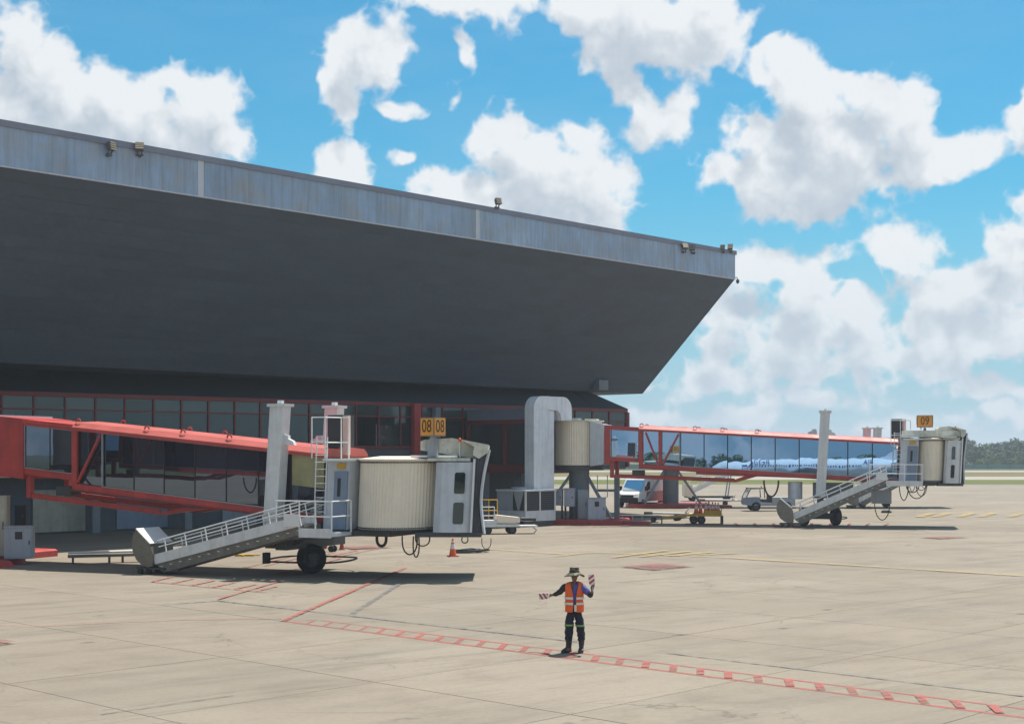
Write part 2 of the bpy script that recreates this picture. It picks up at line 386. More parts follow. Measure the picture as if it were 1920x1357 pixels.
M['red'] = paint('red_steel', (0.46, 0.050, 0.042), 0.5, var=0.20, scale=0.9, dirt=0.45, dirtc=(0.23, 0.045, 0.036), streak=0.30)
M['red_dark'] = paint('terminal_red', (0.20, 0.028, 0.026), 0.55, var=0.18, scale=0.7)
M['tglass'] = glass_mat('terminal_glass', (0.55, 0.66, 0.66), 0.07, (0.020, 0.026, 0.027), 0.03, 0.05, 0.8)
M['tglass2'] = glass_mat('frosted_transom_glass', (0.6, 0.7, 0.7), 0.05, (0.048, 0.068, 0.065), 0.1)
M['bglass'] = glass_mat('bridge_glass', (0.44, 0.67, 0.95), 0.50, (0.012, 0.018, 0.026), 0.006, 0.035, 1.1)
M['bglass8'] = glass_mat('smoked_bridge_glass', (0.62, 0.78, 0.96), 0.17, (0.028, 0.022, 0.030), 0.006, 0.03, 1.1)
M['yglass'] = paint('yellow_lining', (0.34, 0.31, 0.15), 0.5, var=0.2)
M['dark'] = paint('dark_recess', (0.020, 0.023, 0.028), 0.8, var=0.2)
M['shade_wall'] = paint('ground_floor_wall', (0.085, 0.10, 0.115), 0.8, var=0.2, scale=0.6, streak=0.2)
M['column'] = paint('grey_column', (0.19, 0.22, 0.24), 0.7, var=0.12, streak=0.2)
M['white'] = paint('white_enamel', (0.68, 0.69, 0.69), 0.45, var=0.06, scale=1.2, dirt=0.30, dirtc=(0.36, 0.34, 0.28), streak=0.22)
M['white_clean'] = paint('clean_white_enamel', (0.74, 0.74, 0.73), 0.4, var=0.05, dirt=0.15, dirtc=(0.45, 0.43, 0.38))
M['cream'] = paint('cream_curtain', (0.85, 0.745, 0.59), 0.65, var=0.06, scale=0.8, dirt=0.25, dirtc=(0.60, 0.53, 0.43), streak=0.15)
M['mossy'] = paint('weathered_white_hood', (0.66, 0.65, 0.55), 0.7, var=0.12, scale=2.0, dirt=0.5, dirtc=(0.20, 0.19, 0.11), streak=0.3)
M['grey_white'] = paint('pale_grey_panel', (0.56, 0.59, 0.63), 0.45, var=0.06, dirt=0.25, dirtc=(0.30, 0.31, 0.31), streak=0.25)
M['blue_grey'] = paint('blue_grey_panel', (0.20, 0.255, 0.34), 0.5, var=0.08, dirt=0.25, dirtc=(0.13, 0.15, 0.19), streak=0.15)
M['bellows'] = paint('bellows_fabric', (0.105, 0.11, 0.125), 0.8, var=0.15, scale=2.0, streak=0.3)
M['rubber'] = paint('tyre_rubber', (0.018, 0.018, 0.020), 0.85, var=0.3, scale=5.0)
M['steel'] = paint('galvanised_steel', (0.40, 0.42, 0.44), 0.42, 0.6, var=0.12, scale=3.0, dirt=0.3, dirtc=(0.22, 0.20, 0.17))
M['hood'] = paint('brushed_hood_steel', (0.17, 0.16, 0.135), 0.4, 0.35, var=0.2, scale=2.0, dirt=0.4, dirtc=(0.10, 0.092, 0.075))
M['dark_steel'] = paint('dark_machinery', (0.055, 0.056, 0.060), 0.6, var=0.3, scale=3.0, dirt=0.3)
M['grating'] = paint('stair_grating', (0.17, 0.16, 0.135), 0.7, var=0.25, scale=4.0, dirt=0.4)
M['grey_box'] = paint('equipment_grey', (0.33, 0.36, 0.40), 0.55, var=0.08, dirt=0.2, dirtc=(0.2, 0.2, 0.2), streak=0.2)
M['lilac_box'] = paint('pale_cabinet', (0.40, 0.42, 0.50), 0.5, var=0.08, dirt=0.25, dirtc=(0.24, 0.23, 0.24), streak=0.25)
M['beige'] = paint('beige_cabinet', (0.42, 0.40, 0.31), 0.55, var=0.08, dirt=0.25, streak=0.2)
M['orange_sign'] = paint('gate_sign_orange', (0.80, 0.33, 0.025), 0.5, var=0.06)
M['black_ink'] = paint('sign_numerals', (0.055, 0.028, 0.012), 0.6, var=0.2)
M['sign_frame'] = paint('sign_frame', (0.26, 0.20, 0.17), 0.6)
M['cone'] = paint('cone_orange', (0.72, 0.10, 0.025), 0.5, var=0.15, dirt=0.2, dirtc=(0.35, 0.07, 0.03))
M['cone_dark'] = paint('dirty_cone_red', (0.33, 0.055, 0.035), 0.65, var=0.2, dirt=0.4)
M['cone_band'] = paint('cone_band', (0.66, 0.63, 0.60), 0.5)
M['yellow'] = paint('plant_yellow', (0.62, 0.36, 0.02), 0.5, var=0.12, dirt=0.35, dirtc=(0.25, 0.16, 0.04))
M['cable'] = paint('cable_brown', (0.07, 0.042, 0.03), 0.7)
M['black'] = paint('black_plastic', (0.022, 0.023, 0.026), 0.6)
M['lamp_slat'] = paint('floodlight_louvre', (0.30, 0.25, 0.18), 0.5)
M['lamp_body'] = paint('floodlight_body', (0.085, 0.09, 0.10), 0.6)
M['duct'] = paint('duct_sheet', (0.76, 0.79, 0.83), 0.45, 0.1, var=0.06, scale=1.0, dirt=0.25, dirtc=(0.36, 0.35, 0.33), streak=0.2)
M['louvre'] = paint('condenser_grille', (0.028, 0.030, 0.034), 0.7)
M['autoglass'] = glass_mat('vehicle_glass', (0.70, 0.80, 0.84), 0.05, (0.02, 0.03, 0.034), 0.02)
M['vanred'] = paint('van_lower_red', (0.36, 0.10, 0.09), 0.45, var=0.1)
M['leaf1'] = leaf_mat('leaves_deep', (0.036, 0.082, 0.024), (0.070, 0.130, 0.034))
M['leaf2'] = leaf_mat('leaves_fresh', (0.070, 0.13, 0.022), (0.12, 0.19, 0.032))
M['leaf3'] = leaf_mat('leaves_blueish', (0.028, 0.068, 0.032), (0.054, 0.10, 0.042))
M['bark'] = paint('bark', (0.10, 0.075, 0.055), 0.9, var=0.25, scale=3)
M['fence'] = paint('teal_fence_sheet', (0.10, 0.21, 0.20), 0.6, var=0.08, scale=0.3)
M['fence_post'] = paint('teal_fence_post', (0.06, 0.13, 0.13), 0.6)
M['plane'] = paint('aircraft_white', (0.84, 0.86, 0.88), 0.3, var=0.03)
M['plane_blue'] = paint('aircraft_blue', (0.03, 0.07, 0.22), 0.4)
M['plane_grey'] = paint('aircraft_grey', (0.38, 0.40, 0.43), 0.4)

# ---------------------------------------------------------------- the ground
def sheet(name, pts, z, mat, kind='structure'):
    o = MB().quad(*[(p[0], p[1], z) for p in pts]).build(name, mat); tag(o, kind=kind); return o
def rect(x0, x1, y0, y1): return [(x0, y0), (x1, y0), (x1, y1), (x0, y1)]
ground = tag(MB().quad(*[(x, y, -0.020) for x, y in rect(-5000, 5000, -3000, 7000)]).build('ground', M['fargrass']), 'flat green airfield ground reaching to the horizon', 'ground', kind='structure')
apron = sheet('apron', rect(-220, 420, -215, 196.5), -0.010, M['concrete'])
tag(apron, 'pale worn concrete apron in front of the terminal', 'apron')
# grass strips and taxiways beyond the apron
def wavy(name, y0, y1, mat, z, amp, label, cat):
    mb = MB(); xs = [-300 + i * 6.0 for i in range(185)]
    a = [(x, y0 + amp[0] * noise.noise((x * 0.03, 1.7, 0)), z) for x in xs]; b = [(x, y1 + amp[1] * noise.noise((x * 0.025, 9.1, 0)), z) for x in xs]
    for i in range(len(xs) - 1): mb.quad(a[i], a[i+1], b[i+1], b[i])
    return tag(mb.build(name, mat), label, cat, kind='structure')
wavy('grass_strip', 196.3, 231.0, M['grass'], -0.004, (0.3, 7.0), 'green grass strip along the far edge of the apron', 'grass')
tag(sheet('taxiway', rect(-300, 800, 196.0, 262.0), -0.008, M['runway']), 'pale taxiway between two grass strips', 'taxiway')
wavy('dry_grass_strip', 262, 325, M['drygrass'], -0.004, (0.3, 0.6), 'dry brownish grass strip beyond the taxiway', 'grass')
tag(sheet('runway', rect(-300, 800, 325.5, 357.0), -0.008, M['runway']), 'thin pale runway strip before the fence', 'runway')

# slabs of the apron: each pour is a piece of its own
cell = 4.75; gap = 0.009
def slab_mesh(i):
    rr = random.Random(i); w = cell / 2 - gap; pts = []
    for sx, sy in ((-1, -1), (1, -1), (1, 1), (-1, 1)):
        pts.append((sx * (w - rr.uniform(0, 0.006)), sy * (w - rr.uniform(0, 0.006))))
    mb = MB(); top = [(x * 0.9985, y * 0.9985, 0) for x, y in pts]; mid = [(x, y, -0.004) for x, y in pts]; bot = [(x, y, -0.06) for x, y in pts]
    mb.add(bot + mid + top, [(8,9,10,11)] + [(i, (i+1) % 4, 4 + (i+1) % 4, 4 + i) for i in range(4)] + [(4+i, 4+(i+1) % 4, 8+(i+1) % 4, 8+i) for i in range(4)])
    return mb.mesh('slab', M['concrete'])
SM = [slab_mesh(i) for i in range(6)]
cand = []
for i in range(-20, 40):
    for j in range(-20, 40):
        c = DN(12.7 + cell * (i + 0.5), 24.7 + cell * (j + 0.5)); Y = c.y
        if not 17 < Y < 140: continue
        if abs(c.x) > 0.36 * Y + 4.5: continue
        if 24.7 + cell * j > 57: continue
        cand.append((Y, i, j, c))
cand.sort(key=lambda a: a[0]); cand = cand[:290]
fill = MB()
for k, (Y, i, j, c) in enumerate(cand):
    o = inst(random.choice(SM), 'slab', apron, (c.x, c.y, random.uniform(-0.0012, 0.0012)), BA + random.choice((0, 1, 2, 3)) * math.pi / 2)
    q = [DN(12.7 + cell * (i + a), 24.7 + cell * (j + b), -0.0065) for a, b in ((0, 0), (1, 0), (1, 1), (0, 1))]
    fill.quad(*q)
fill.build('joint_filler', M['joint'], apron)

MZ = [0.003]
def mark(name, polys, mat):
    MZ[0] += 0.0007; mb = MB()
    for p in polys: mb.quad(*[(q[0], q[1], MZ[0]) for q in p])
    return mb.build(name, mat, apron)
def strip(a, b, w):
    a, b = Vector(a[:2]), Vector(b[:2]); d = (b - a).normalized(); s_ = Vector((-d.y, d.x)) * w / 2
    return [a - s_, b - s_, b + s_, a + s_]
def dnstrip(d0, n0, d1, n1, w): return strip(DN(d0, n0), DN(d1, n1), w)
# red ladder-shaped boundary line
mark('red_line', [dnstrip(22.2, 28.8, 22.2, 3.0, 0.15)], M['red_mark'])
mark('red_line', [dnstrip(22.95, 28.3, 22.95, 3.0, 0.11)], M['red_mark'])
nn = 28.0; k = 0
while nn > 3.2:
    w = 0.085 + 0.065 * min(1.0, k / 12.0)
    q0 = DN(22.26, nn); q1 = q0 + Vector((math.cos(R(82)), math.sin(R(82)), 0)) * 0.80; mark('red_rung', [strip(q0, q1, w)], M['red_mark']); nn -= 0.66 + 0.02 * math.sin(k * 1.7); k += 1
a, b = G(530, 1165), G(712, 1086); mark('red_line', [strip(a, b + (b - a) * 0.4, 0.17)], M['red_mark'])
mark('red_line', [strip(G(-80, 1172), G(70, 1175), 0.06), strip(G(70, 1175), G(200, 1168), 0.06), strip(G(200, 1168), G(350, 1162), 0.06), strip(G(350, 1162), G(528, 1160), 0.06)], M['red_mark'])
mark('grey_line', [strip(G(300, 1134), G(410, 1126.5), 0.16), strip(G(410, 1126.5), G(1080, 1203), 0.17)], M['grey_mark'])
mark('grey_line', [strip(G(658, 1153), G(752, 1093), 0.17)], M['grey_mark'])
mark('grey_line', [strip(G(1250, 1224), G(1920, 1305), 0.12)], M['grey_mark'])
# red ladder in front of the left bridge
a, b = G(285, 1091), G(480, 1109); a2, b2 = G(330, 1083), G(520, 1099)
mark('red_line', [strip(a, G(500, 1111), 0.10)], M['red_mark'])
for q in range(6):
    f_ = q / 5.0; mark('red_rung', [strip(a.lerp(b, f_), G(285 + 195 * f_ + 40, 1091 + 18 * f_ - 9.5), 0.12)], M['red_mark'])
mark('red_line', [strip(G(410, 1124), G(525, 1090), 0.12)], M['red_mark'])
for q in range(5): mark('red_rung', [strip(G(455 + q * 42, 1066 - q * 5), G(545 + q * 42, 1044 - q * 4), 0.12)], M['red_mark'])
mark('red_line', [strip(G(640, 1047), G(520, 1078), 0.14)], M['red_mark'])
# yellow stand lead-in lines
mark('yellow_line', [strip(G(1040, 1044), G(1110, 1036), 0.20), strip(G(1110, 1036), G(1360, 1046), 0.22), strip(G(1360, 1046), G(1960, 1083), 0.26)], M['yellow_mark'])
mark('yellow_line', [strip(G(900, 1029), G(1060, 1040), 0.20)], M['yellow_mark'])
for q in range(4): mark('yellow_dash', [strip(G(1150 + q * 52, 1046 - q * 1.5), G(1250 + q * 44, 1033 + q * 1.5), 0.28)], M['yellow_mark'])
mark('yellow_line', [strip(G(915, 1052 - 20), G(760, 1025), 0.2)], M['yellow_mark'])
for u in (1735, 1765, 1810, 1850, 1905): mark('yellow_dash', [strip(G(u - 12, 970), G(u + 14, 962.5), 0.55)], M['yellow_mark'])
mark('yellow_dash', [strip(G(1640, 967), G(1680, 965.5), 0.5)], M['yellow_mark'])
# faded red lozenges
def loz(u, v, a, b): mark('red_lozenge', [[G(u - a, v), G(u - 0.1 * a, v + b), G(u + a, v - 0.6), G(u + 0.05 * a, v - b)]], M['red_block'])
loz(1232, 1063.5, 72, 6.2); loz(1770, 1008.5, 48, 2.6); loz(-20, 1207, 50, 8)
mark('red_patch', [[G(640, 1026), G(700, 1024), G(735, 1027), G(660, 1031)]], M['red_block'])
mark('red_line', [strip(G(1380, 988 + 2), G(1760, 989), 0.14)], M['red_mark'])
for q in range(9): mark('red_rung', [strip(G(1385 + q * 34, 988), G(1378 + q * 36, 981), 0.16)], M['red_mark'])
mark('red_line', [strip(G(1180, 987), G(1060, 989), 0.5)], M['red_block'])
# dark repaired crack lines and a skid
mark('skid_mark', [strip(G(190, 1339), G(440, 1303), 0.12)], M['skid'])

# ---------------------------------------------------------------- the terminal
D0, N0 = 55.0, 66.0
term = thing('airport_terminal', 'long dark airport terminal with huge outward-leaning overhang, grey fascia and red-framed glass', 'terminal', DN(D0, N0), BA)
def L(d, n, z): return (d - D0, n - N0, z)
dl, dr = -30.0, 82.9
# leaning underside, body above it
up = MB()
prof = [(57.05, 16.3), (65.2, 8.57), (95.0, 8.57), (95.0, 18.05), (57.05, 18.05)]
mb = MB(); mb.quad(L(dl, 57.05, 16.3), L(dr, 57.05, 16.3), L(dr, 65.2, 8.57), L(dl, 65.2, 8.57))
# the underside is clad in long courses of sheet
import itertools
courses = 16
for i in range(courses):
    f0, f1 = i / courses, (i + 1) / courses
    n0_, z0_ = 57.05 + (65.2 - 57.05) * f0, 16.3 + (8.57 - 16.3) * f0; n1_, z1_ = 57.05 + (65.2 - 57.05) * f1, 16.3 + (8.57 - 16.3) * f1
    c_ = MB(); e = 0.012; off = (-0.02 * 0.69, -0.02 * 0.72)
    p0 = (n0_ + off[0], z0_ + off[1]); p1 = (n1_ + off[0] - 0.011, z1_ + off[1] + 0.010)
    c_.quad(L(dl, p0[0], p0[1]), L(dr, p0[0], p0[1]), L(dr, p1[0], p1[1]), L(dl, p1[0], p1[1]))
    c_.quad(L(dl, p1[0], p1[1]), L(dr, p1[0], p1[1]), L(dr, n1_, z1_), L(dl, n1_, z1_))
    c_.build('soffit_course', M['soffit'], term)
body = MB()
n = len(prof); vs = [L(dl, a, b) for a, b in prof] + [L(dr - 0.02, a, b) for a, b in prof]
body.add(vs, [(i, (i+1) % n, n + (i+1) % n, n + i) for i in range(n)] + [tuple(range(n)), tuple(range(n, 2*n))])
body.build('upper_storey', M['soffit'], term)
MB().box(*(dl - D0, dr - D0 + 0.02), 57.3 - N0, 95.2 - N0, 18.06, 18.16).build('roof', M['coping'], term)
# fascia: ribbed sheet between wide joints
joints = [dl, 2.0, 20.5, 39.0, 57.5, 76.0, dr]
for a, b in zip(joints, joints[1:]):
    mb = MB(); nr = max(1, int(round((b - a - 0.1) / 0.34))); w = (b - a - 0.1) / nr; x = a + 0.05; xs = []
    for i in range(nr):
        q = (0.0, 0.045) if i % 2 == 0 else (0.045, 0.0)
        xs += [(x + w * 0.06, 0.0), (x + w * 0.80, 0.0), (x + w * 0.83, 0.008), (x + w, 0.008)]; x += w
    for (x0, y0), (x1, y1) in zip(xs, xs[1:]):
        mb.quad(L(x0, 57.0 + y0, 16.30), L(x1, 57.0 + y1, 16.30), L(x1, 57.0 + y1, 17.95), L(x0, 57.0 + y0, 17.95))
    mb.build('fascia_panel', M['fascia'], term)
for d in joints[1:-1]:
    MB().box(d - 0.16 - D0, d + 0.16 - D0, 56.97 - N0, 57.04 - N0, 16.27, 17.96).build('fascia_joint_cover', M['grey_white'] if d in (39.0, 57.5) else M['fascia'], term)
MB().box(dl - D0, dr - D0 + 0.04, 56.93 - N0, 57.5 - N0, 17.95, 18.22).build('coping', M['coping'], term)
MB().box(dl - D0, dr - D0 + 0.01, 56.985 - N0, 57.2 - N0, 16.24, 16.298).build('drip_edge', M['grey_white'], term)
MB().box(dr - D0 - 0.01, dr - D0 + 0.03, 57.06 - N0, 95 - N0, 16.32, 17.94).build('end_fascia', M['fascia'], term)
q = P(1124, 722, 100.5); MB().box(-0.5, 0.5, -0.3, 0.3, -0.35, 0.35).build('junction_box', M['column'], term, loc=(DD.dot(q) - D0, NN.dot(q) - N0 - 0.1, q.z))

# glazed lower storey, set at a slight angle to the roof
def FN(d): return 68.0 - (d - 35.0) * (4.0 / 45.0)
FA = math.atan2(-4.0, 45.0)
fl, frr = -20.0, 79.6
def fpt(d, z, off=0.0): return L(d, FN(d) + off, z)
def fbox(mb, d0, d1, z0, z1, o0, o1):
    mb.hexa([fpt(d0, z0, o0), fpt(d1, z0, o0), fpt(d1, z0, o1), fpt(d0, z0, o1)], [fpt(d0, z1, o0), fpt(d1, z1, o0), fpt(d1, z1, o1), fpt(d0, z1, o1)]); return mb
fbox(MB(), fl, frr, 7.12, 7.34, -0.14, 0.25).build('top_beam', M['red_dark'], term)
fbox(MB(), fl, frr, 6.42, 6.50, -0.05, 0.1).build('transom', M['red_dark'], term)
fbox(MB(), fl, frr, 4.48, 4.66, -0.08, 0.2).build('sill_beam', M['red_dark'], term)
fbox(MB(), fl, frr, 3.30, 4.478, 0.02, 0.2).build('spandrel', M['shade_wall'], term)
bay = 1.66; nb = int((frr - fl) / bay)
pane_rows = ((6.50, 7.12, 'tglass2'), (4.66, 6.42, 'tglass'))
pm = {}
for z0, z1, mk in pane_rows:
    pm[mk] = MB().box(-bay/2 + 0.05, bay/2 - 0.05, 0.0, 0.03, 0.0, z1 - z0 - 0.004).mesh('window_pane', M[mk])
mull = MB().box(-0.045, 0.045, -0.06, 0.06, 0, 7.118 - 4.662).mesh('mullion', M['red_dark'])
for i in range(nb + 1):
    d = frr - 0.05 - i * bay
    if d < 8: break
    o = inst(mull, 'mullion', term, fpt(d, 4.661), FA)
    if d - bay < fl: break
    for z0, z1, mk in pane_rows:
        c = fpt(d - bay / 2, z0 + 0.002, 0.02); o = inst(pm[mk], 'window_pane', term, c, FA + random.uniform(-0.004, 0.004))
# corner post and end wall
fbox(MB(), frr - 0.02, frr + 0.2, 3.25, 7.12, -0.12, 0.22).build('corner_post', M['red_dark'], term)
MB().hexa([L(frr, FN(frr) + 0.25, 3.25), L(frr + 0.1, FN(frr) + 0.25, 3.25), L(frr + 0.1, 92, 3.25), L(frr, 92, 3.25)], [L(frr, FN(frr) + 0.25, 7.1), L(frr + 0.1, FN(frr) + 0.25, 7.1), L(frr + 0.1, 92, 7.1), L(frr, 92, 7.1)]).build('end_wall', M['shade_wall'], term)
# dark glazed roof skirt rising to the overhang, in sheets
sk = 3.32; d = frr + 0.15; i = 0
while d > 8:
    a, b = d - sk, d
    mb = MB(); hip = 2.6 if i == 0 else 0.0
    mb.quad(fpt(a + 0.03, 7.34, -0.1), fpt(b - 0.03, 7.34, -0.1), L(b - 0.03 - hip, FN(b) + 3.6, 9.35), L(a + 0.03 - (0.0), FN(a) + 3.6, 9.35))
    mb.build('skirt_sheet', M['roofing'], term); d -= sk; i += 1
mb = MB(); mb.quad(fpt(8, 7.30, -0.05), fpt(frr + 0.1, 7.30, -0.05), L(frr - 2.5, FN(frr) + 3.7, 9.30), L(8, FN(8) + 3.7, 9.30)); mb.build('skirt_backing', M['red_dark'], term)
mb = MB(); mb.quad(L(frr + 0.14, FN(frr) - 0.1, 7.34), L(frr + 0.14, 92, 7.34), L(frr - 2.5, 92, 9.35), L(frr - 2.5, FN(frr) + 3.6, 9.35)); mb.build('skirt_return', M['roofing'], term)
# ground floor set back in the shade
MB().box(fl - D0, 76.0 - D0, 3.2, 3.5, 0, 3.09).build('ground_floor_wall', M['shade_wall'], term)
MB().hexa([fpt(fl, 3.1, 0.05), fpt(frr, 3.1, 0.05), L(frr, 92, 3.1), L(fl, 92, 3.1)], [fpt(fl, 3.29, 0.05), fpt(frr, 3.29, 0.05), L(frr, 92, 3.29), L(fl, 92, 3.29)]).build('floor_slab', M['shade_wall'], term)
colm = MB().box(-0.22, 0.22, -0.22, 0.22, 0, 3.3).mesh('column', M['column'])
for d in [13.0 + 5.4 * i for i in range(12)]:
    inst(colm, 'column', term, fpt(d, 0.0, 0.6), FA)
for d in (24.0, 26.5):
    pass
# doors and low windows seen between the posts
for (d, w, z0, z1, mk) in ((31.2, 2.6, 1.9, 2.6, 'beige'), (38.5, 3.0, 0.1, 2.3, 'beige'), (43.5, 3.2, 0.1, 2.4, 'blue_grey'), (34.0, 2.4, 0.5, 1.3, 'plane_blue'), (50.0, 2.4, 0.1, 2.2, 'grey_box'), (58.0, 3.5, 0.1, 2.4, 'dark')):
    MB().box(d - w/2 - D0, d + w/2 - D0, 3.10, 3.195, z0, z1).build('ground_floor_door', M[mk], term)
for d in (22.0, 27.0):
    fbox(MB(), d, d + 5.0, 2.35, 2.5, 0.62, 0.75).build('cross_rail', M['column'], term); fbox(MB(), d, d + 5.0, 0.55, 0.68, 0.62, 0.75).build('cross_rail', M['column'], term)
# fixed walkway from the glazed storey to the right-hand bridge
def walkway(dc, n_end, top=7.0):
    w = thing('fixed_walkway', 'red framed fixed walkway with dark window joining terminal and right-hand bridge', 'walkway', DN(dc, n_end), BA)
    nb_ = FN(dc) - n_end - 0.18; hw = 1.35
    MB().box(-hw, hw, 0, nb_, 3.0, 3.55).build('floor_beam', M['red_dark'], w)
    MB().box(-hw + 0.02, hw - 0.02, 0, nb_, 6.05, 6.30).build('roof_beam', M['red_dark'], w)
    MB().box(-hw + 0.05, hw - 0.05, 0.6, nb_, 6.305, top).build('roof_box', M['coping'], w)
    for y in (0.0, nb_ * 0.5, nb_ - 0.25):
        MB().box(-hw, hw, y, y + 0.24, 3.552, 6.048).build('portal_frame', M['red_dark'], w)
    for s in (-1, 1):
        for y0, y1 in ((0.26, nb_ * 0.5 - 0.02), (nb_ * 0.5 + 0.26, nb_ - 0.27)):
            x = s * (hw - 0.12); MB().box(x - 0.02, x + 0.02, y0, y1, 3.56, 6.04).build('window_pane', M['tglass'], w)
    MB().box(-0.3, 0.3, nb_ * 0.45, nb_ * 0.45 + 0.6, 0, 2.998).build('pier', M['column'], w)
    return w
walkway(66.0, 58.2)
w2 = walkway(26.5, 58.0, 6.34); w2.location.z = -0.55; w2['label'] = 'red fixed walkway behind left bridge, at the left edge of the picture'
# tall red post beside the walkway
d_ = 60.6; fbox(MB(), d_ - 0.25, d_ + 0.25, 3.2, 7.3, -0.45, -0.14).build('red_post', M['red'], term)
d_ = 62.2; fbox(MB(), d_ - 0.2, d_ + 0.2, 0.0, 7.1, -0.45, -0.14).build('grey_post', M['column'], term)

# floodlights on the fascia
def floodlight(u, v, Yoff, label, yaw, tilt, standing=False, sz=1.0):
    # on the fascia plane n = 57
    k = (u - 960) / F; Y = 56.9 / (math.cos(BA) - k * math.sin(BA)) if False else 56.9 / (NN.x * k + NN.y)
    p = P(u, v, Y)
    t = thing('floodlight', label, 'floodlight', p, BA + yaw, 'floodlights along the terminal fascia')
    h = MB(); sz *= 0.72; w, hh, dp = 0.30 * sz, 0.30 * sz, 0.16 * sz
    rot = Matrix.Rotation(tilt, 4, 'X')
    def tr(mb): mb.v = [tuple(rot @ Vector(q) + Vector((0, -0.35 * sz, 0))) for q in mb.v]; return mb
    tr(MB().hexa([(-w, 0.0, -hh), (w, 0.0, -hh), (w * 0.8, dp * 2, -hh * 0.8), (-w * 0.8, dp * 2, -hh * 0.8)], [(-w, 0.0, hh), (w, 0.0, hh), (w * 0.8, dp * 2, hh * 0.8), (-w * 0.8, dp * 2, hh * 0.8)])).build('housing', M['lamp_body'], t)
    for i in range(4):
        z = -hh * 0.75 + i * hh * 0.5
        tr(MB().box(-w * 0.92, w * 0.92, -0.07, -0.005, z - 0.048 * sz, z + 0.048 * sz)).build('lamp_louvre', M['lamp_slat'], t)
    br = MB()
    for s in (-1, 1): br.beam((s * 0.2 * sz, -0.30 * sz, -0.1), (s * 0.12 * sz, -0.05, -0.55 * sz), 0.05)
    br.beam((-0.25 * sz, -0.05, -0.58 * sz), (0.25 * sz, -0.05, -0.58 * sz), 0.09); br.beam((0, -0.05, -0.58 * sz), (0, 0.25 if standing else 0.12, -0.62 * sz), 0.10)
    br.build('bracket', M['lamp_body'], t)
    return t
floodlight(203, 275, 0, 'square floodlight with tan louvres, leftmost on the fascia', R(20), R(-8), sz=0.9)
floodlight(262, 276, 0, 'tilted floodlight second from the left on the fascia', R(-35), R(-28), sz=0.9)
floodlight(931, 378, 0, 'floodlight standing above the coping over the middle of the fascia', R(-12), R(-18), True, 0.85)
floodlight(1282, 462, 0, 'dark floodlight below the coping near the fascia right end', R(-30), R(-35), sz=0.9)
floodlight(1300, 464, 0, 'slim dark floodlight seen edge-on near the fascia right end', R(-75), R(-20), sz=0.9)
floodlight(1356, 464, 0, 'small dark floodlight above the coping left of the roof corner', R(-70), R(-10), True, 0.75)
floodlight(1370, 463, 0, 'small dark floodlight nearest the right roof corner', R(-65), R(-30), True, 0.85)
# security camera on the roof corner
p = DN(dr, 57.1, 16.28); cc = thing('security_camera', 'small dome camera on an arm at the right corner of the overhang', 'camera', p, BA)
MB().tube([(0, 0, 0.1), (0.15, 0, 0.14), (0.34, 0, 0.12), (0.40, 0, 0.0)], 0.03).build('arm', M['lamp_body'], cc)
MB().lathe([(0.0, 0.02), (0.10, 0.0), (0.12, -0.12), (0.10, -0.2), (0.05, -0.27), (0.0, -0.29)], 14, (0.40, 0, 0)).build('dome', M['lamp_body'], cc, smooth=50)

# ---------------------------------------------------------------- passenger boarding bridges
NUM = {}
def corrugated(mb, cx, cy, rx, ry, z0, z1, a0=0.0, a1=math.tau, n=110, dep=0.018, lean=0.0, zr=0.0):
    lo, hi = [], []; closed = abs(a1 - a0 - math.tau) < 1e-6
    for i in range(n + (0 if closed else 1)):
        a = a0 + (a1 - a0) * i / n; k = 1.0 - (dep if i % 2 else 0.0)
        x, y = cx + rx * k * math.cos(a), cy + ry * k * math.sin(a)
        lo.append((x + lean * (z0 - zr), y, z0)); hi.append((x + lean * (z1 - zr), y, z1))
    m = len(lo); mb.add(lo + hi, [(i, (i+1) % m, m + (i+1) % m, m + i) for i in range(m if closed else m - 1)])
    return mb
def railing(name, parent, path, h, mat, r=0.022, levels=(1.0, 0.5), every=1, post_top=1.0):
    mb = MB()
    for lv in levels: mb.tube([(x, y, z + h * lv) for x, y, z in path], r, 6)
    for i, (x, y, z) in enumerate(path):
        if i % every == 0: mb.cyl((x, y, z), (x, y, z + h * post_top), r, n=6)
    return mb.build(name, mat, parent, smooth=40)
def wheel(parent, c, axis, r=0.5, w=0.36, name='wheel'):
    a = Vector(axis).normalized(); c = Vector(c)
    u = Vector((0, 0, 1)); s_ = a.cross(u).normalized()
    prof = [(0.55 * r, -w/2), (0.86 * r, -w/2), (0.97 * r, -w * 0.38), (r, -w * 0.2), (r, w * 0.2), (0.97 * r, w * 0.38), (0.86 * r, w/2), (0.55 * r, w/2)]
    t = MB().lathe(prof, 28); mp = lambda v: tuple(c + s_ * v[0] + u * v[1] + a * v[2]); t.v = [mp(v) for v in t.v]
    o = t.build(name, M['rubber'], parent, smooth=40)
    h = MB().lathe([(0.0, -w * 0.30), (0.18 * r, -w * 0.34), (0.3 * r, -w * 0.2), (0.56 * r, -w * 0.42), (0.56 * r, w * 0.42), (0.3 * r, w * 0.2), (0.18 * r, w * 0.34), (0.0, w * 0.30)], 20); h.v = [mp(v) for v in h.v]
    h.build('rim', M['dark_steel'], o, smooth=40); return o

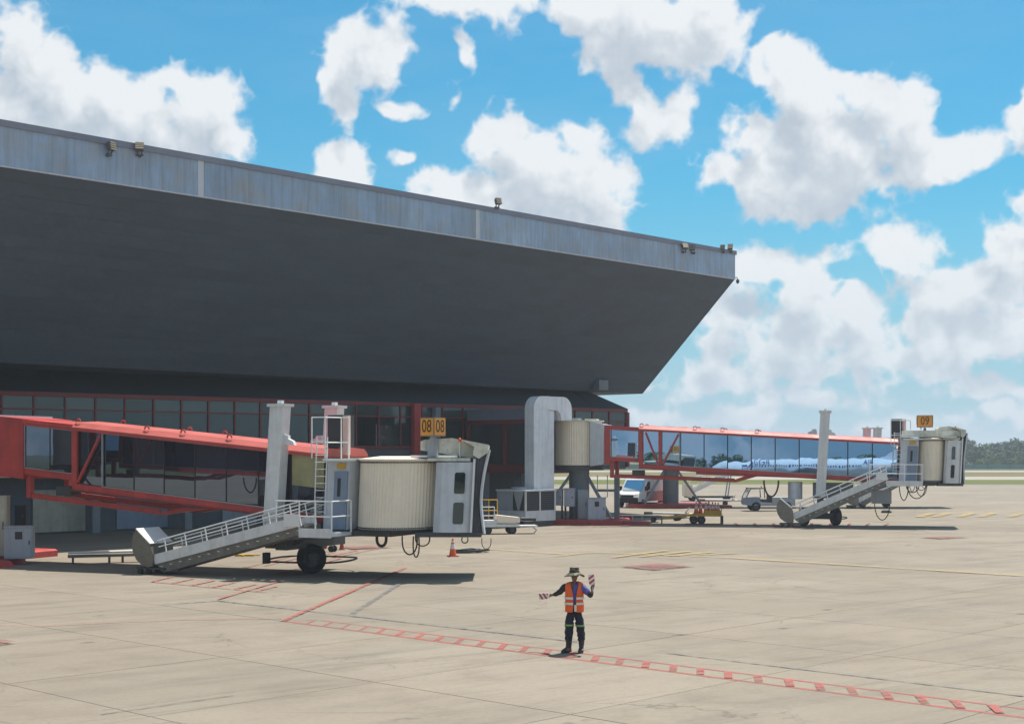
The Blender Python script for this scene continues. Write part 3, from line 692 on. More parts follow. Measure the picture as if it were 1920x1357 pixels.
def boarding_bridge(b):
    C, ang, s, t1, zt1 = b['C'], b['ang'], b['s'], b['t1'], b['zt']
    t2, OH = b['t2'], b.get('OH', 2.53)
    B = thing('boarding_bridge', b['label'], 'jet bridge', (C[0], C[1], 0), R(ang), 'boarding bridges on the apron')
    zt = lambda t: zt1 + s * (t - t1); zb = lambda t: zt(t) - OH
    det = b.get('detail', True); HW = 1.45
    gm = M[b['glass']]
    zr0 = b['rz']          # floor at the rotunda
    # --- plinth, pedestal, rotunda
    MB().prism([(-3.4, 0), (3.0, 0), (3.0, 0.24), (2.85, 0.30), (-3.25, 0.30), (-3.4, 0.24)], -2.4, 2.6).build('plinth', M['red'], B)
    MB().prism([(3.02, 0), (4.6, 0), (4.5, 0.20), (3.02, 0.24)], -1.9, -0.9).build('plinth_step', M['red'], B)
    MB().cyl((0, 0.2, 0.30), (0, 0.2, zr0 - 0.3), 0.62, n=20).build('pedestal', M[b.get('ped', 'column')], B, smooth=40)
    MB().cyl((0, 0.2, zr0 - 0.302), (0, 0.2, zr0), 1.5, n=28).build('rotunda_base', M['dark_steel'], B, smooth=40)
    for sx in (-1, 1): MB().beam((sx * 2.2, -1.2, 0.3), (sx * 0.5, 0.0, zr0 - 0.6), 0.14).build('pedestal_strut', M['grey_box'], B)
    rt = zr0 + b.get('rot_h', 2.55)
    cur = corrugated(MB(), 0, 0, 1.42, 1.42, zr0 + 0.002, rt, n=120).build('rotunda_curtain', M['cream'], B)
    MB().cyl((0, 0, rt + 0.002), (0, 0, rt + 0.07), 1.55, n=28).build('rotunda_roof', M['mossy'], B, smooth=40)
    MB().box(-0.7, 0.2, -0.9, 0.0, rt + 0.072, rt + 0.2).build('roof_plate', M['white'], B); MB().box(0.5, 1.2, -0.7, 0.4, rt + 0.072, rt + 0.16).build('roof_plate', M['mossy'], B)
    # flange panels and red vestibule
    tv0, tv1 = b['vest']
    MB().hexa([(0.95, -1.5, zr0 - 0.05), (tv0 - 0.002, -1.62, zb(tv0) + 0.1), (tv0 - 0.002, 1.62, zb(tv0) + 0.1), (0.95, 1.5, zr0 - 0.05)], [(0.95, -1.5, rt - 0.02), (tv0 - 0.002, -1.62, zt(tv0) - 0.05), (tv0 - 0.002, 1.62, zt(tv0) - 0.05), (0.95, 1.5, rt - 0.02)]).build('flange_panel', M['grey_white'], B)
    MB().hexa([(tv0, -HW + 0.1, zb(tv0) + 0.15), (tv1, -HW + 0.1, zb(tv1) + 0.15), (tv1, HW - 0.1, zb(tv1) + 0.15), (tv0, HW - 0.1, zb(tv0) + 0.15)], [(tv0, -HW + 0.1, zt(tv0) - 0.1), (tv1, -HW + 0.1, zt(tv1) - 0.1), (tv1, HW - 0.1, zt(tv1) - 0.1), (tv0, HW - 0.1, zt(tv0) - 0.1)]).build('vestibule', M['red'], B)
    def slab(name, ta, tb, y0, y1, lo, hi, mat, par=B, ref='t', smooth=None):
        """box between ta and tb that follows the slope; lo, hi measured from the tunnel top"""
        mb = MB().hexa([(ta, y0, zt(ta) + lo), (tb, y0, zt(tb) + lo), (tb, y1, zt(tb) + lo), (ta, y1, zt(ta) + lo)], [(ta, y0, zt(ta) + hi), (tb, y0, zt(tb) + hi), (tb, y1, zt(tb) + hi), (ta, y1, zt(ta) + hi)])
        return mb.build(name, mat, par)
    def panes(ta, tb, y, lo, hi, step, par, sgn):
        n_ = max(1, int(round((tb - ta) / step))); w = (tb - ta) / n_
        for i in range(n_):
            a, c = ta + i * w + 0.03, ta + (i + 1) * w - 0.03; tm = 0.5 * (a + c)
            tilt = b.get('tilt', 0.0) + random.uniform(-1, 1) * b.get('jit', 0.0006); yaw = random.uniform(-1, 1) * b.get('jit', 0.0006)
            mat_ = gm
            if b.get('yellow') and sgn < 0 and b['yellow'][0] < tm < b['yellow'][1]: mat_ = M['yglass']
            f = lambda t, z: (t, y + sgn * (-tilt * (z - zt(tm) - 0.5 * (lo + hi)) + yaw * (t - tm)), z)
            e = 0.012; bands = [(lo, hi, mat_)] if mat_ is gm else [(lo, 0.5 * (lo + hi) - 0.1, gm), (0.5 * (lo + hi) - 0.095, hi, mat_)]
            for l_, h_, m_ in bands:
                A = [f(a, zt(a) + l_), f(c, zt(c) + l_), f(c, zt(c) + h_), f(a, zt(a) + h_)]; A2 = [(x, yy - sgn * e, z) for x, yy, z in A]
                MB().hexa(A, A2).build('window_pane', m_, par)
            if i: slab('mullion', a - 0.045, a - 0.015, y - 0.02, y + 0.02, lo, hi, M['black'], par)
    # --- inner tunnel
    ti0, ti1 = tv1 + 0.002, t1 + 0.6
    W1 = HW - 0.16
    inner = slab('inner_tunnel', ti0, ti1, -W1 + 0.05, W1 - 0.05, -0.24, -0.12, M['red'])
    slab('floor_beam', ti0, ti1, -W1, W1, -2.20, -1.96, M['red'], inner)
    for sg in (-1, 1):
        slab('roof_edge', ti0, ti1, sg * W1 - 0.05, sg * W1 + 0.05, -0.34, -0.20, M['red'], inner)
        panes(ti0 + 0.05, t1 - 0.02, sg * (W1 - 0.02), -1.94, -0.36, 1.5, inner, sg)
        slab('glazing_bead', ti0, t1 - 0.01, sg * W1 - 0.02, sg * W1 + 0.02, -0.36, -0.342, M['steel'], inner); slab('glazing_bead', ti0, t1 - 0.01, sg * W1 - 0.02, sg * W1 + 0.02, -1.958, -1.93, M['steel'], inner)
        slab('glazing_bead', ti0, ti0 + 0.045, sg * W1 - 0.02, sg * W1 + 0.02, -1.928, -0.362, M['steel'], inner)
    # --- outer tunnel: roof with slanted eaves, chords, posts
    def roofsec(t): return [(-HW - 0.02, zt(t) - 0.20), (-HW + 0.24, zt(t) - 0.02), (0, zt(t) + 0.03), (HW - 0.24, zt(t) - 0.02), (HW + 0.02, zt(t) - 0.20), (HW + 0.02, zt(t) - 0.30), (-HW - 0.02, zt(t) - 0.30)]
    mb = MB(); mb.rings([[(t, y, z) for y, z in roofsec(t)] for t in (t1, t2)]); outer = mb.build('outer_tunnel', M['roof_red'], B)
    mb = MB(); mb.rings([[(t, y, z) for y, z in ((-HW - 0.07, zt(t) - 0.325), (-HW - 0.07, zt(t) - 0.285), (HW + 0.07, zt(t) - 0.285), (HW + 0.07, zt(t) - 0.325))] for t in (t1 + 0.05, t2)]); mb.build('gutter', M['red'], outer)
    slab('floor_beam', t1, t2, -HW, HW, -OH, -OH + 0.24, M['red'], outer)
    slab('floor_flange', t1, t2, -HW - 0.06, HW + 0.06, -OH - 0.03, -OH - 0.002, M['red_dark'], outer)
    tg = b['tg']                   # start of the long glazing
    for sg in (-1, 1):
        y = sg * HW
        slab('end_post', t1, t1 + 0.24, y - 0.06 * (sg > 0) - 0.02, y + 0.06 * (sg < 0) + 0.02, -OH + 0.242, -0.302, M['red'], outer)
        if b.get('mid'): slab('end_post', b['mid'] - 0.1, b['mid'] + 0.1, y - 0.04, y + 0.04, -OH + 0.242, -0.302, M['red'], outer)
        if b['brace'] == 1: braces = [((t1 + 0.28, -OH + 0.3), (tg - 0.1, -0.38))]
        else: braces = [((t1 + 0.4, -0.4), (b['mid'] - 0.15, -OH + 0.32)), ((b['mid'] + 0.15, -OH + 0.32), (tg - 0.1, -0.4))]
        for (ta, za), (tb, zb_) in braces: MB().beam((ta, y, zt(ta) + za), (tb, y, zt(tb) + zb_), 0.09).build('brace', M['red'], outer)
        yg = y - sg * 0.06
        panes(t1 + 0.26, tg - 0.04, yg - sg * 0.06, -OH + 0.26, -0.31, 1.35, outer, sg)
        slab('glazing_post', tg - 0.035, tg + 0.015, y - 0.03, y + 0.03, -OH + 0.243, -0.303, M['steel'], outer)
        panes(tg + 0.03, t2 - 0.05, yg, -OH + 0.26, -0.31, b.get('pw', 1.42), outer, sg)
        for z in (-0.315, -OH + 0.262): slab('glazing_bead', tg, t2, y - 0.025, y + 0.025, z - 0.018, z + 0.010, M['steel'], outer)
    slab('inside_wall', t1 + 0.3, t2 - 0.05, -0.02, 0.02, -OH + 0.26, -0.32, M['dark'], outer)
    for t in [t1 + 0.15, t1 + 3.3, t1 + 4.9, t1 + 6.9]:
        for sg in (-1, 1):
            MB().tube([(t + 0.10 * math.cos(a), sg * (HW - 0.18), zt(t) + 0.0 + 0.11 * math.sin(a)) for a in [i * math.pi / 6 for i in range(7)]], 0.03, 6).build('lifting_eye', M['red'], outer)
    # --- chord slung under the inner tunnel
    (ca, za), (cb, zb2), (cc_, zc) = b['chord']
    for sg in (-1, 1):
        y = sg * 1.05; mb = MB()
        mb.beam((ca - 0.1, y, za), (cb, y, zb2), 0.12, 0.19); mb.build('slung_chord', M['red'], B)
        MB().hexa([(cb - 0.3, y - 0.07, zb2 - 0.09), (cb + 0.25, y - 0.07, zb2 - 0.10), (cb + 0.25, y + 0.07, zb2 - 0.10), (cb - 0.3, y + 0.07, zb2 - 0.09)], [(cb + 0.9, y - 0.07, zc), (cc_, y - 0.07, zc), (cc_, y + 0.07, zc), (cb + 0.9, y + 0.07, zc)]).build('chord_gusset', M['red'], B)
        MB().beam((ca, y, za - 0.1), (ca, y, zb(ca) + 0.3), 0.22, 0.2).build('chord_hanger', M['red'], B)
    MB().box(ca + 1.2, ca + 1.9, -1.0, -0.4, za + 0.0, za + 0.35).build('valve_box', M['dark_steel'], B)
    # --- lift columns
    tcl, zc1, ln = b['col']
    zlow = 1.75 if zb(tcl) > 1.9 else 1.6
    for sg in (-1, 1):
        y = sg * 1.78; zc_ = zc1 + (0.05 if sg > 0 else 0)
        f = lambda t, yy, z: (t + ln * (z - 3.0), yy, z)
        def bx(ta, tb, ya, yb, z0, z1): return MB().hexa([f(ta, ya, z0), f(tb, ya, z0), f(tb, yb, z0), f(ta, yb, z0)], [f(ta, ya, z1), f(tb, ya, z1), f(tb, yb, z1), f(ta, yb, z1)])
        col = bx(tcl - 0.27, tcl + 0.27, y - 0.24, y + 0.24, zlow, zc_).build('lift_column', M['white'], B)
        bx(tcl - 0.35, tcl + 0.35, y - 0.31, y + 0.31, zc_ + 0.002, zc_ + 0.10).build('cap', M['white'], col)
        bx(tcl - 0.08, tcl + 0.08, y - 0.08, y + 0.08, zc_ + 0.102, zc_ + 0.22).build('cap_nut', M['white'], col)
        bx(tcl - 0.18, tcl + 0.18, y - 0.16, y + 0.16, 0.95, zlow - 0.002).build('inner_leg', M['dark_steel'], col)
        MB().prism([(tcl + 0.285, zt(tcl) - 0.02), (tcl + 0.80, zt(tcl) - 0.06), (tcl + 0.74, zt(tcl) + 0.08), (tcl + 0.56, zt(tcl) + 0.16), (tcl + 0.54, zt(tcl) + 0.28), (tcl + 0.33, zt(tcl) + 0.30)], y - 0.08, y + 0.08).build('column_bracket', M['white'], col)
        MB().prism([(tcl - 0.29, zt(tcl) + 0.02), (tcl - 0.80, zt(tcl) + 0.06), (tcl - 0.74, zt(tcl) + 0.16), (tcl - 0.56, zt(tcl) + 0.22), (tcl - 0.54, zt(tcl) + 0.32), (tcl - 0.31, zt(tcl) + 0.32)], y - 0.08, y + 0.08).build('column_bracket', M['grey_white'], col) if (sg > 0 or b['num'] != '08') else None
    # --- travel gear
    th = b['bogie']; tb_ = b.get('bt', tcl + 0.3); ca_, sa_ = math.cos(R(th)), math.sin(R(th))
    MB().beam((tb_, -1.95, 1.05), (tb_, 1.95, 1.05), 0.45, 0.3).build('axle_beam', M['dark_steel'], B)
    MB().cyl((tb_, 0, 0.72), (tb_, 0, 0.898), 0.45, n=20).build('slew_ring', M['dark_steel'], B)
    ws = b.get('wsp', 0.85)
    MB().beam((tb_ - ws * ca_, -ws * sa_, 0.56), (tb_ + ws * ca_, ws * sa_, 0.56), 0.5, 0.3).build('bogie_frame', M['dark_steel'], B)
    for sg in (-1, 1): wheel(B, (tb_ + sg * ws * 1.15 * ca_, sg * ws * 1.15 * sa_, 0.52), (ca_, sa_, 0), 0.52, 0.42)
    if det:
        hoop = [(tb_ + (1.55 * math.cos(a)) * 1.0, 1.75 * math.sin(a), 0.46 + 0.02 * math.sin(3 * a)) for a in [i * math.tau / 28 for i in range(28)]]
        MB().tube(hoop, 0.035, 6, closed=True).build('safety_hoop', M['black'], B)
        for dx in (-0.82, 1.05): MB().box(tb_ + dx - 0.07, tb_ + dx + 0.1, -1.75, -1.5, 0.40, 0.78).build('hoop_sensor', M['black'], B)
    # --- cab
    k = b['cx']; x0 = t2 + 0.02; z0, ch = b['cz'], b.get('chh', 2.4); z1 = z0 + ch; cl = 0.05
    sh = lambda x, y, z: (x + cl * (z - z0), y, z)
    def sbox(name, xa, xb, ya, yb, za, zb_, mat, par): return MB().hexa([sh(xa, ya, za), sh(xb, ya, za), sh(xb, yb, za), sh(xa, yb, za)], [sh(xa, ya, zb_), sh(xb, ya, zb_), sh(xb, yb, zb_), sh(xa, yb, zb_)]).build(name, mat, par)
    cab = sbox('cab_floor', x0, x0 + b.get('dw', 1.2) + (b.get('bc', 1.36) + 0.5) * k, -1.6, 1.7, z0 - 0.20, z0 - 0.03, M['dark_steel'], B)
    dw = b.get('dw', 1.2)
    sbox('door_wall', x0 + 0.0, x0 + dw + 0.02, -1.62, 1.6, z0, z1, M['grey_white'], cab)
    dr_ = sbox('door', x0 + 0.42 * dw, x0 + 0.98 * dw, -1.68, -1.625, z0 + 0.02, z0 + 0.84 * ch, M['blue_grey'], cab)
    sbox('door_window', x0 + 0.58 * dw, x0 + 0.70 * dw, -1.70, -1.682, z0 + 0.48 * ch, z0 + 0.74 * ch, M['black'], dr_)
    sbox('door_handle', x0 + 0.90 * dw, x0 + 0.94 * dw, -1.73, -1.682, z0 + 0.40 * ch, z0 + 0.44 * ch, M['steel'], dr_)
    sbox('notice_plate', x0 + 0.5 * dw, x0 + 0.86 * dw, -1.66, -1.625, z0 + 0.88 * ch, z0 + 0.955 * ch, M['yellow'], cab)
    sbox('awning', x0 + 0.1, x0 + dw + 0.25, -2.0, -1.62, z1 - 0.02, z1 + 0.05, M['white_clean'], cab)
    sbox('cab_roof', x0 - 0.05, x0 + dw + 0.06, -1.62, 1.62, z1 + 0.002, z1 + 0.06, M['mossy'], cab)
    xb = x0 + dw + b.get('bc', 1.36) * k + 0.02; rx, ry = b.get('br', 1.56) * k, 1.78
    cu = corrugated(MB(), xb, 0, rx, ry, z0 + 0.03, z1 - 0.02, n=150, dep=0.012, lean=cl, zr=z0).build('curtain', M['cream'], cab)
    mb = MB()
    for i in range(64):
        a = math.pi + i * math.pi / 63
        for z in (z0 + 0.055, z1 - 0.09): mb.box(*[q for p_ in [(xb + rx * 1.004 * math.cos(a) + cl * (z - z0) - 0.018, xb + rx * 1.004 * math.cos(a) + cl * (z - z0) + 0.018), (ry * 1.004 * math.sin(a) - 0.018, ry * 1.004 * math.sin(a) + 0.018), (z, z + 0.045)] for q in p_])
    mb.build('curtain_clips', M['dark_steel'], cu)
    rim_ = lambda z, q=1.04: [sh(xb + rx * q * math.cos(i * math.tau / 40), ry * q * math.sin(i * math.tau / 40), z) for i in range(40)]
    MB().rings([rim_(z1 - 0.018), rim_(z1 + 0.05), rim_(z1 + 0.14, 0.55)]).build('curtain_roof', M['mossy'] if False else M['cream'], cab, smooth=30)
    MB().rings([rim_(z0 - 0.04), rim_(z0 + 0.028)]).build('curtain_sill', M['black'], cab, smooth=30)
    # front of the cab, turned about the curtain's axis
    cy_, sy_ = math.cos(R(b.get('yaw', 0.0))), math.sin(R(b.get('yaw', 0.0)))
    def turn(x, y, z): return (xb + (x - xb) * cy_ - y * sy_, (x - xb) * sy_ + y * cy_, z)
    lean0 = sh
    sh = lambda x, y, z: turn(*lean0(x, y, z))
    def tprism(poly, y0, y1): return MB().prism(poly, y0, y1, turn)
    # front panel with two narrow windows
    xp0, xp1 = xb + rx * 0.84, xb + rx * 0.84 + b.get('pl', 1.62) * k
    poly = [(xp0, -1.50), (xp0 + 0.22 * k, -1.70), (xp1 - 0.45 * k, -1.78), (xp1 - 0.1 * k, -1.66), (xp1, -1.60), (xp1, 1.66), (xp0, 1.66)]
    MB().rings([[sh(x, y, z0 - 0.05) for x, y in poly], [sh(x, y, z1 - 0.06) for x, y in poly]]).build('front_panel', M[b.get('pm', 'grey_white')], cab)
    sbox('front_floor', xp0 - 0.6 * k, xp1 + 0.40 * k, -1.62, 1.62, z0 - 0.21, z0 - 0.055, M['dark_steel'], cab)
    fy = lambda x: -1.70 - 0.08 * (x - xp0 - 0.22 * k) / max(1e-3, (xp1 - 0.67 * k - xp0)) - 0.012
    for za, zb_ in ((0.10, 0.405), (0.53, 0.83)):
        xa, xb_ = xp0 + 0.66 * k, xp0 + 1.02 * k; zz0, zz1 = z0 + za * ch, z0 + zb_ * ch; rr = 0.06
        loop = []
        for (cx, cz, a0) in ((xb_ - rr, zz0 + rr, -90), (xb_ - rr, zz1 - rr, 0), (xa + rr, zz1 - rr, 90), (xa + rr, zz0 + rr, 180)):
            for j in range(4): a = R(a0 + j * 30); loop.append((cx + rr * math.cos(a), cz + rr * math.sin(a)))
        MB().rings([[sh(x, fy(x), z) for x, z in loop], [sh(x, fy(x) + 0.01, z) for x, z in loop]]).build('cab_window', M['autoglass'], cab)
    sbox('edge_trim', xp1 + 0.002, xp1 + 0.07, -1.72, -1.55, z0 - 0.05, z1 + 0.05, M['white_clean'], cab)
    # bellows: pleated, waisted
    loops = []; nz = 10
    for j in range(nz + 1):
        f_ = j / nz; z = z0 - 0.1 + f_ * (ch + 0.45); waist = 0.20 * math.sin(math.pi * f_) * k
        pts = []; m = 9
        front = xp1 + 0.42 * k - waist * 0.7 + 0.10 * k * abs(f_ - 0.35)
        for i in range(m): q_ = i / (m - 1); pts.append((xp1 + 0.075 + (front - xp1 - 0.075) * q_, -1.60 + 0.10 * q_ + (0.05 if i % 2 else 0.0)))
        for i in range(m): q_ = 1 - i / (m - 1); pts.append((xp1 + 0.075 + (front - xp1 - 0.075) * q_, 1.60 - 0.10 * q_ - (0.05 if i % 2 else 0.0)))
        loops.append([sh(x, y, z) for x, y in pts])
    MB().rings(loops).build('bellows', M['bellows'], cab, smooth=25)
    loops2 = [[(p_[0] + dx_, p_[1] + dy_, p_[2]) for dx_, dy_ in ((0.01, -0.05), (0.07, -0.05), (0.07, 0.06), (0.01, 0.06))] for p_ in [l[8] for l in loops]]
    MB().rings(loops2).build('bellows_bumper', M['grey_white'], cab, smooth=40)
    # canopy hood over the bellows
    zc0 = z1 + 0.28
    hood = [(xp0 - 0.45 * k, zc0 + 0.06), (xp0 - 0.45 * k, zc0 + 0.36), (xp0 - 0.3 * k, zc0 + 0.42), (xp0 + 0.65 * k, zc0 + 0.47), (xp1 + 0.62 * k, zc0 + 0.22), (xp1 + 0.60 * k, zc0 + 0.0), (xp1 + 0.30 * k, zc0 - 0.22), (xp1 - 0.1 * k, zc0 - 0.18)]
    tprism(hood, -1.1, 1.75).build('canopy_hood', M['mossy'], cab)
    tprism([(xp0 + 0.95 * k, zc0 + 0.42), (xp1 + 0.64 * k, zc0 + 0.24), (xp1 + 0.61 * k, zc0 - 0.02), (xp1 + 0.30 * k, zc0 - 0.22), (xp1 + 0.1 * k, zc0 - 0.1), (xp1 + 0.15 * k, zc0 + 0.18)], -1.72, -1.102).build('canopy_cheek', M['mossy'], cab)
    for i in range(6): x = xp0 + (-0.3 + 0.24 * i) * k; tprism([(x, zc0 + 0.04), (x + 0.03, zc0 + 0.04), (x + 0.03, zc0 + 0.40), (x, zc0 + 0.40)], -1.125, -1.10).build('hood_rib', M['grey_white'], cab)
    sbox('roof_plate', xp0 - 0.9 * k, xp0 + 0.7 * k, -1.35, -0.4, z1 + 0.10, z1 + 0.17, M['white_clean'], cab)
    sbox('roof_plate', xp0 - 0.3 * k, xp1 - 0.1, -1.65, -0.9, z1 - 0.02, z1 + 0.08, M['mossy'], cab)
    if b.get('hoodfull'):
        sbox('weather_hood', x0 + 0.05, xp1 + 0.05, -1.45, 1.6, z1 + 0.13, z1 + 0.50, M['mossy'], cab)
        sbox('hood_strip', x0 + 0.0, x0 + 0.95, -1.9, -1.452, z1 + 0.10, z1 + 0.16, M['white_clean'], cab); sbox('hood_strip', xp0 - 0.3, xp1 - 0.3, -1.9, -1.452, z1 + 0.10, z1 + 0.16, M['white_clean'], cab)
    # gate number box
    sg_ = b['sign']; num = b['num']; sx, sz, hw_, hh_ = sg_['x'], sg_['z'], sg_['w'] / 2, sg_['h'] / 2
    sy = sg_.get('y', -1.0); sign = thing('gate_sign', None, None, (sx, sy, sz), R(sg_['yaw'])); sign.parent = cab; sign.name = 'gate_sign'
    MB().box(-hw_, hw_, -hw_, hw_, -hh_, hh_).build('sign_box', M['sign_frame'], sign)
    for yaw_ in (0, 90, 180, 270):
        Rm = Matrix.Rotation(R(yaw_), 4, 'Z')
        fc = MB().box(-hw_ + 0.035, hw_ - 0.035, -hw_ - 0.014, -hw_ - 0.002, -hh_ + 0.035, hh_ - 0.035); fc.v = [tuple(Rm @ Vector(v)) for v in fc.v]; fc.build('sign_face', M['orange_sign'], sign)
        if num not in NUM: NUM[num] = text_mesh(num, 0.62 * sg_['h'] / 0.66 * 0.96, 0.004)
        me = NUM[num]
        if not me.materials: me.materials.append(M['black_ink'])
        o = inst(me, 'numerals', sign); o.scale = (0.80, 1.08, 1)
        o.matrix_local = Rm @ Matrix.Translation((0, -hw_ - 0.020, 0)) @ Matrix.Rotation(R(90), 4, 'X') @ Matrix.Diagonal((0.80, 1.08, 1, 1))
    MB().prism([(sx - 0.16, z1 + 0.12), (sx + 0.16, z1 + 0.12), (sx + 0.05, sz - hh_ - 0.02), (sx - 0.05, sz - hh_ - 0.02)], sy - 0.12, sy + 0.1).build('sign_post', M['grey_box'], cab)
    for xx, topm in ((sx - 0.42 * k, 'white_clean'), (xp1 - 0.35 * k, 'cone')):
        bx_, by_, _ = turn(xx, -1.3, 0) if xx > xp0 else (xx, -1.3, 0)
        mb = MB().cyl((bx_, by_, z1 + 0.1), (bx_, by_, z1 + 0.62), 0.02, n=6).build('beacon_pole', M['white_clean'], cab)
        MB().lathe([(0.0, 0.0), (0.05, 0.0), (0.05, 0.08), (0.025, 0.13), (0.0, 0.14)], 10, (bx_, by_, z1 + 0.62)).build('beacon', M[topm if det else 'black'], cab, smooth=50)
    # --- roof access: dark box, cage and ladder
    xr = t2 - 0.1
    xr -= 0.25; MB().box(xr + 0.02, xr + 0.62, -0.75, 0.05, zt(xr) + 0.0, zt(xr) + 1.12).build('roof_box', M['louvre'], B)
    MB().box(xr + 0.622, xr + 0.82, -0.745, -0.55, zt(xr) - 0.25, zt(xr) + 1.10).build('roof_box_side', paint('faded_pink_panel', (0.52, 0.36, 0.33), 0.6) if 'pink' not in M else M['pink'], B)
    mb = MB(); xl = xr + 0.05; yl = -1.66
    for dx in (0, 0.42): mb.cyl((xl + dx, yl, z0 + 0.5), (xl + dx + 0.1, yl, zt(xr) + 0.35), 0.022, n=6)
    zz = z0 + 0.6
    while zz < zt(xr) + 0.3: mb.cyl((xl + 0.03, yl, zz), (xl + 0.45, yl, zz), 0.016, n=6); zz += 0.24
    mb.build('roof_ladder', M['white_clean'], B)
    mb = MB(); zc2 = zt(xr) + 0.02
    for (x, y) in ((xl - 0.1, yl), (xl + 0.42, yl), (xl + 0.7, yl + 0.6), (xl + 1.0, yl + 0.6)): mb.cyl((x, y, zc2 - 0.4), (x, y, zc2 + 1.0), 0.024, n=6)
    for zz in (zc2 + 0.15, zc2 + 1.0): mb.tube([(xl - 0.1, yl, zz), (xl + 0.42, yl, zz), (xl + 0.7, yl + 0.6, zz), (xl + 1.0, yl + 0.6, zz)], 0.024, 6)
    mb.build('roof_guard_rail', M['white_clean'], B)
    # --- service stair with its round hood
    st = b['stair']; ys = -2.05; yw = 0.95
    sl = Vector((st['x0'], 0, st['z0'])); su = Vector((st['x1'], 0, st['z1'])); dv = su - sl
    stair = MB().beam((sl.x, ys - yw, sl.z), (su.x, ys - yw, su.z), 0.06, 0.34).build('service_stair', M['white'], B)
    MB().beam((sl.x, ys, sl.z), (su.x, ys, su.z), 0.06, 0.34).build('stringer', M['white'], stair)
    nrm_ = Vector((-dv.z, 0, dv.x)).normalized()
    for y, nm in ((ys - yw + 0.06, 'stair_truss'), (ys - 0.06, 'stair_truss')):
        o1, o2 = nrm_ * -0.172, nrm_ * -0.46
        MB().hexa([tuple(sl + o2 + Vector((0.25, y - 0.015, 0))), tuple(su + o2 + Vector((-0.1, y - 0.015, 0))), tuple(su + o2 + Vector((-0.1, y + 0.015, 0))), tuple(sl + o2 + Vector((0.25, y + 0.015, 0)))], [tuple(sl + o1 + Vector((0, y - 0.015, 0))), tuple(su + o1 + Vector((0, y - 0.015, 0))), tuple(su + o1 + Vector((0, y + 0.015, 0))), tuple(sl + o1 + Vector((0, y + 0.015, 0)))]).build(nm, M['grating'], stair)
    nst = 15
    nose = MB().box(-0.05, 0.05, -0.012, 0.012, -0.012, 0.012).mesh('tread_bolt', M['white_clean'])
    for i in range(nst):
        p_ = sl + dv * ((i + 0.7) / nst); inst(nose, 'tread_bolt', stair, (p_.x, ys - yw + 0.035, p_.z - 0.30))
    trd = MB().box(-0.14, 0.14, -yw / 2 + 0.035, yw / 2 - 0.035, -0.02, 0.02).mesh('tread', M['grating'])
    for i in range(nst):
        f_ = (i + 0.5) / nst; p_ = sl + dv * f_; inst(trd, 'tread', stair, (p_.x, ys - yw / 2, p_.z - 0.10))
    for y in (ys, ys - yw):
        mb = MB()
        for i in range(7):
            f_ = (i + 0.6) / 7.0; p_ = sl + dv * f_; mb.cyl((p_.x, y, p_.z + 0.15), (p_.x - 0.09, y, p_.z + 0.62), 0.024, n=6)
        a_, b_ = sl + dv * 0.03, sl + dv * 1.0
        mb.tube([(a_.x - 0.05, y, a_.z + 0.62), (b_.x - 0.09, y, b_.z + 0.62)], 0.026, 6); mb.tube([(a_.x, y, a_.z + 0.40), (b_.x - 0.05, y, b_.z + 0.40)], 0.02, 6)
        mb.build('hand_rail', M['white_clean'], stair)
    ds = st['ds']; dx0, dz0 = st['x0'] - 0.45 * ds, 0.0
    pr = [(-0.24, 1.56), (-0.36, 1.40), (-0.43, 1.20), (-0.44, 0.98), (-0.38, 0.74), (-0.24, 0.50), (0.0, 0.32), (0.24, 0.25), (0.45, 0.29), (0.46, 0.70), (0.33, 1.06)]
    ob = MB().prism([(dx0 + x * ds, dz0 + z * ds) for x, z in pr], ys - yw - 0.12, ys + 0.16).build('stair_hood', M['hood'], stair)
    MB().hexa([(dx0 - 0.25 * ds, ys - yw - 0.14, 1.565 * ds), (dx0 + 0.35 * ds, ys - yw - 0.14, 1.055 * ds), (dx0 + 0.35 * ds, ys + 0.18, 1.055 * ds), (dx0 - 0.25 * ds, ys + 0.18, 1.565 * ds)], [(dx0 - 0.24 * ds, ys - yw - 0.14, 1.595 * ds), (dx0 + 0.37 * ds, ys - yw - 0.14, 1.085 * ds), (dx0 + 0.37 * ds, ys + 0.18, 1.085 * ds), (dx0 - 0.24 * ds, ys + 0.18, 1.595 * ds)]).build('hood_lid', M['white_clean'], stair)
    MB().box(dx0 - 0.3, dx0 + 0.9, ys - yw - 0.05, ys + 0.05, 0.18, 0.24).build('foot_frame', M['dark_steel'], stair)
    for x in (dx0 - 0.15, dx0 + 0.2):
        for y in (ys - yw, ys): MB().cyl((x, y - 0.05, 0.10), (x, y + 0.05, 0.10), 0.10, n=14).build('caster', M['black'], stair, smooth=40)
    # landing
    xa, xb2 = st['x1'] - 0.05, x0 + dw + 0.25
    land = MB().box(xa, xb2, ys - yw - 0.02, -1.72, z0 - 0.16, z0 - 0.05).build('landing', M['grey_white'], B)
    MB().box(xa, xb2, ys - yw - 0.05, ys - yw - 0.022, z0 - 0.2, z0 + 0.10).build('kick_plate', M['white'], land)
    MB().box(xa - 0.55, xa + 0.05, ys - yw - 0.09, ys - yw - 0.052, st['z1'] - 0.2, st['z1'] + 0.22).build('notice_panel', M['white_clean'], land)
    railing('landing_rail', land, [(xa - 0.9, ys - yw, z0 - 0.05), (xa, ys - yw, z0 - 0.05), (0.5 * (xa + xb2), ys - yw, z0 - 0.05), (xb2, ys - yw, z0 - 0.05), (xb2, -1.75, z0 - 0.05)], 1.05, M['white_clean'], 0.026, (1.0, 0.52))
    MB().beam((xa + 0.1, ys - yw * 0.5, z0 - 0.17), (tb_ + 0.3, -1.6, 1.1), 0.1).build('landing_bracket', M['dark_steel'], land)
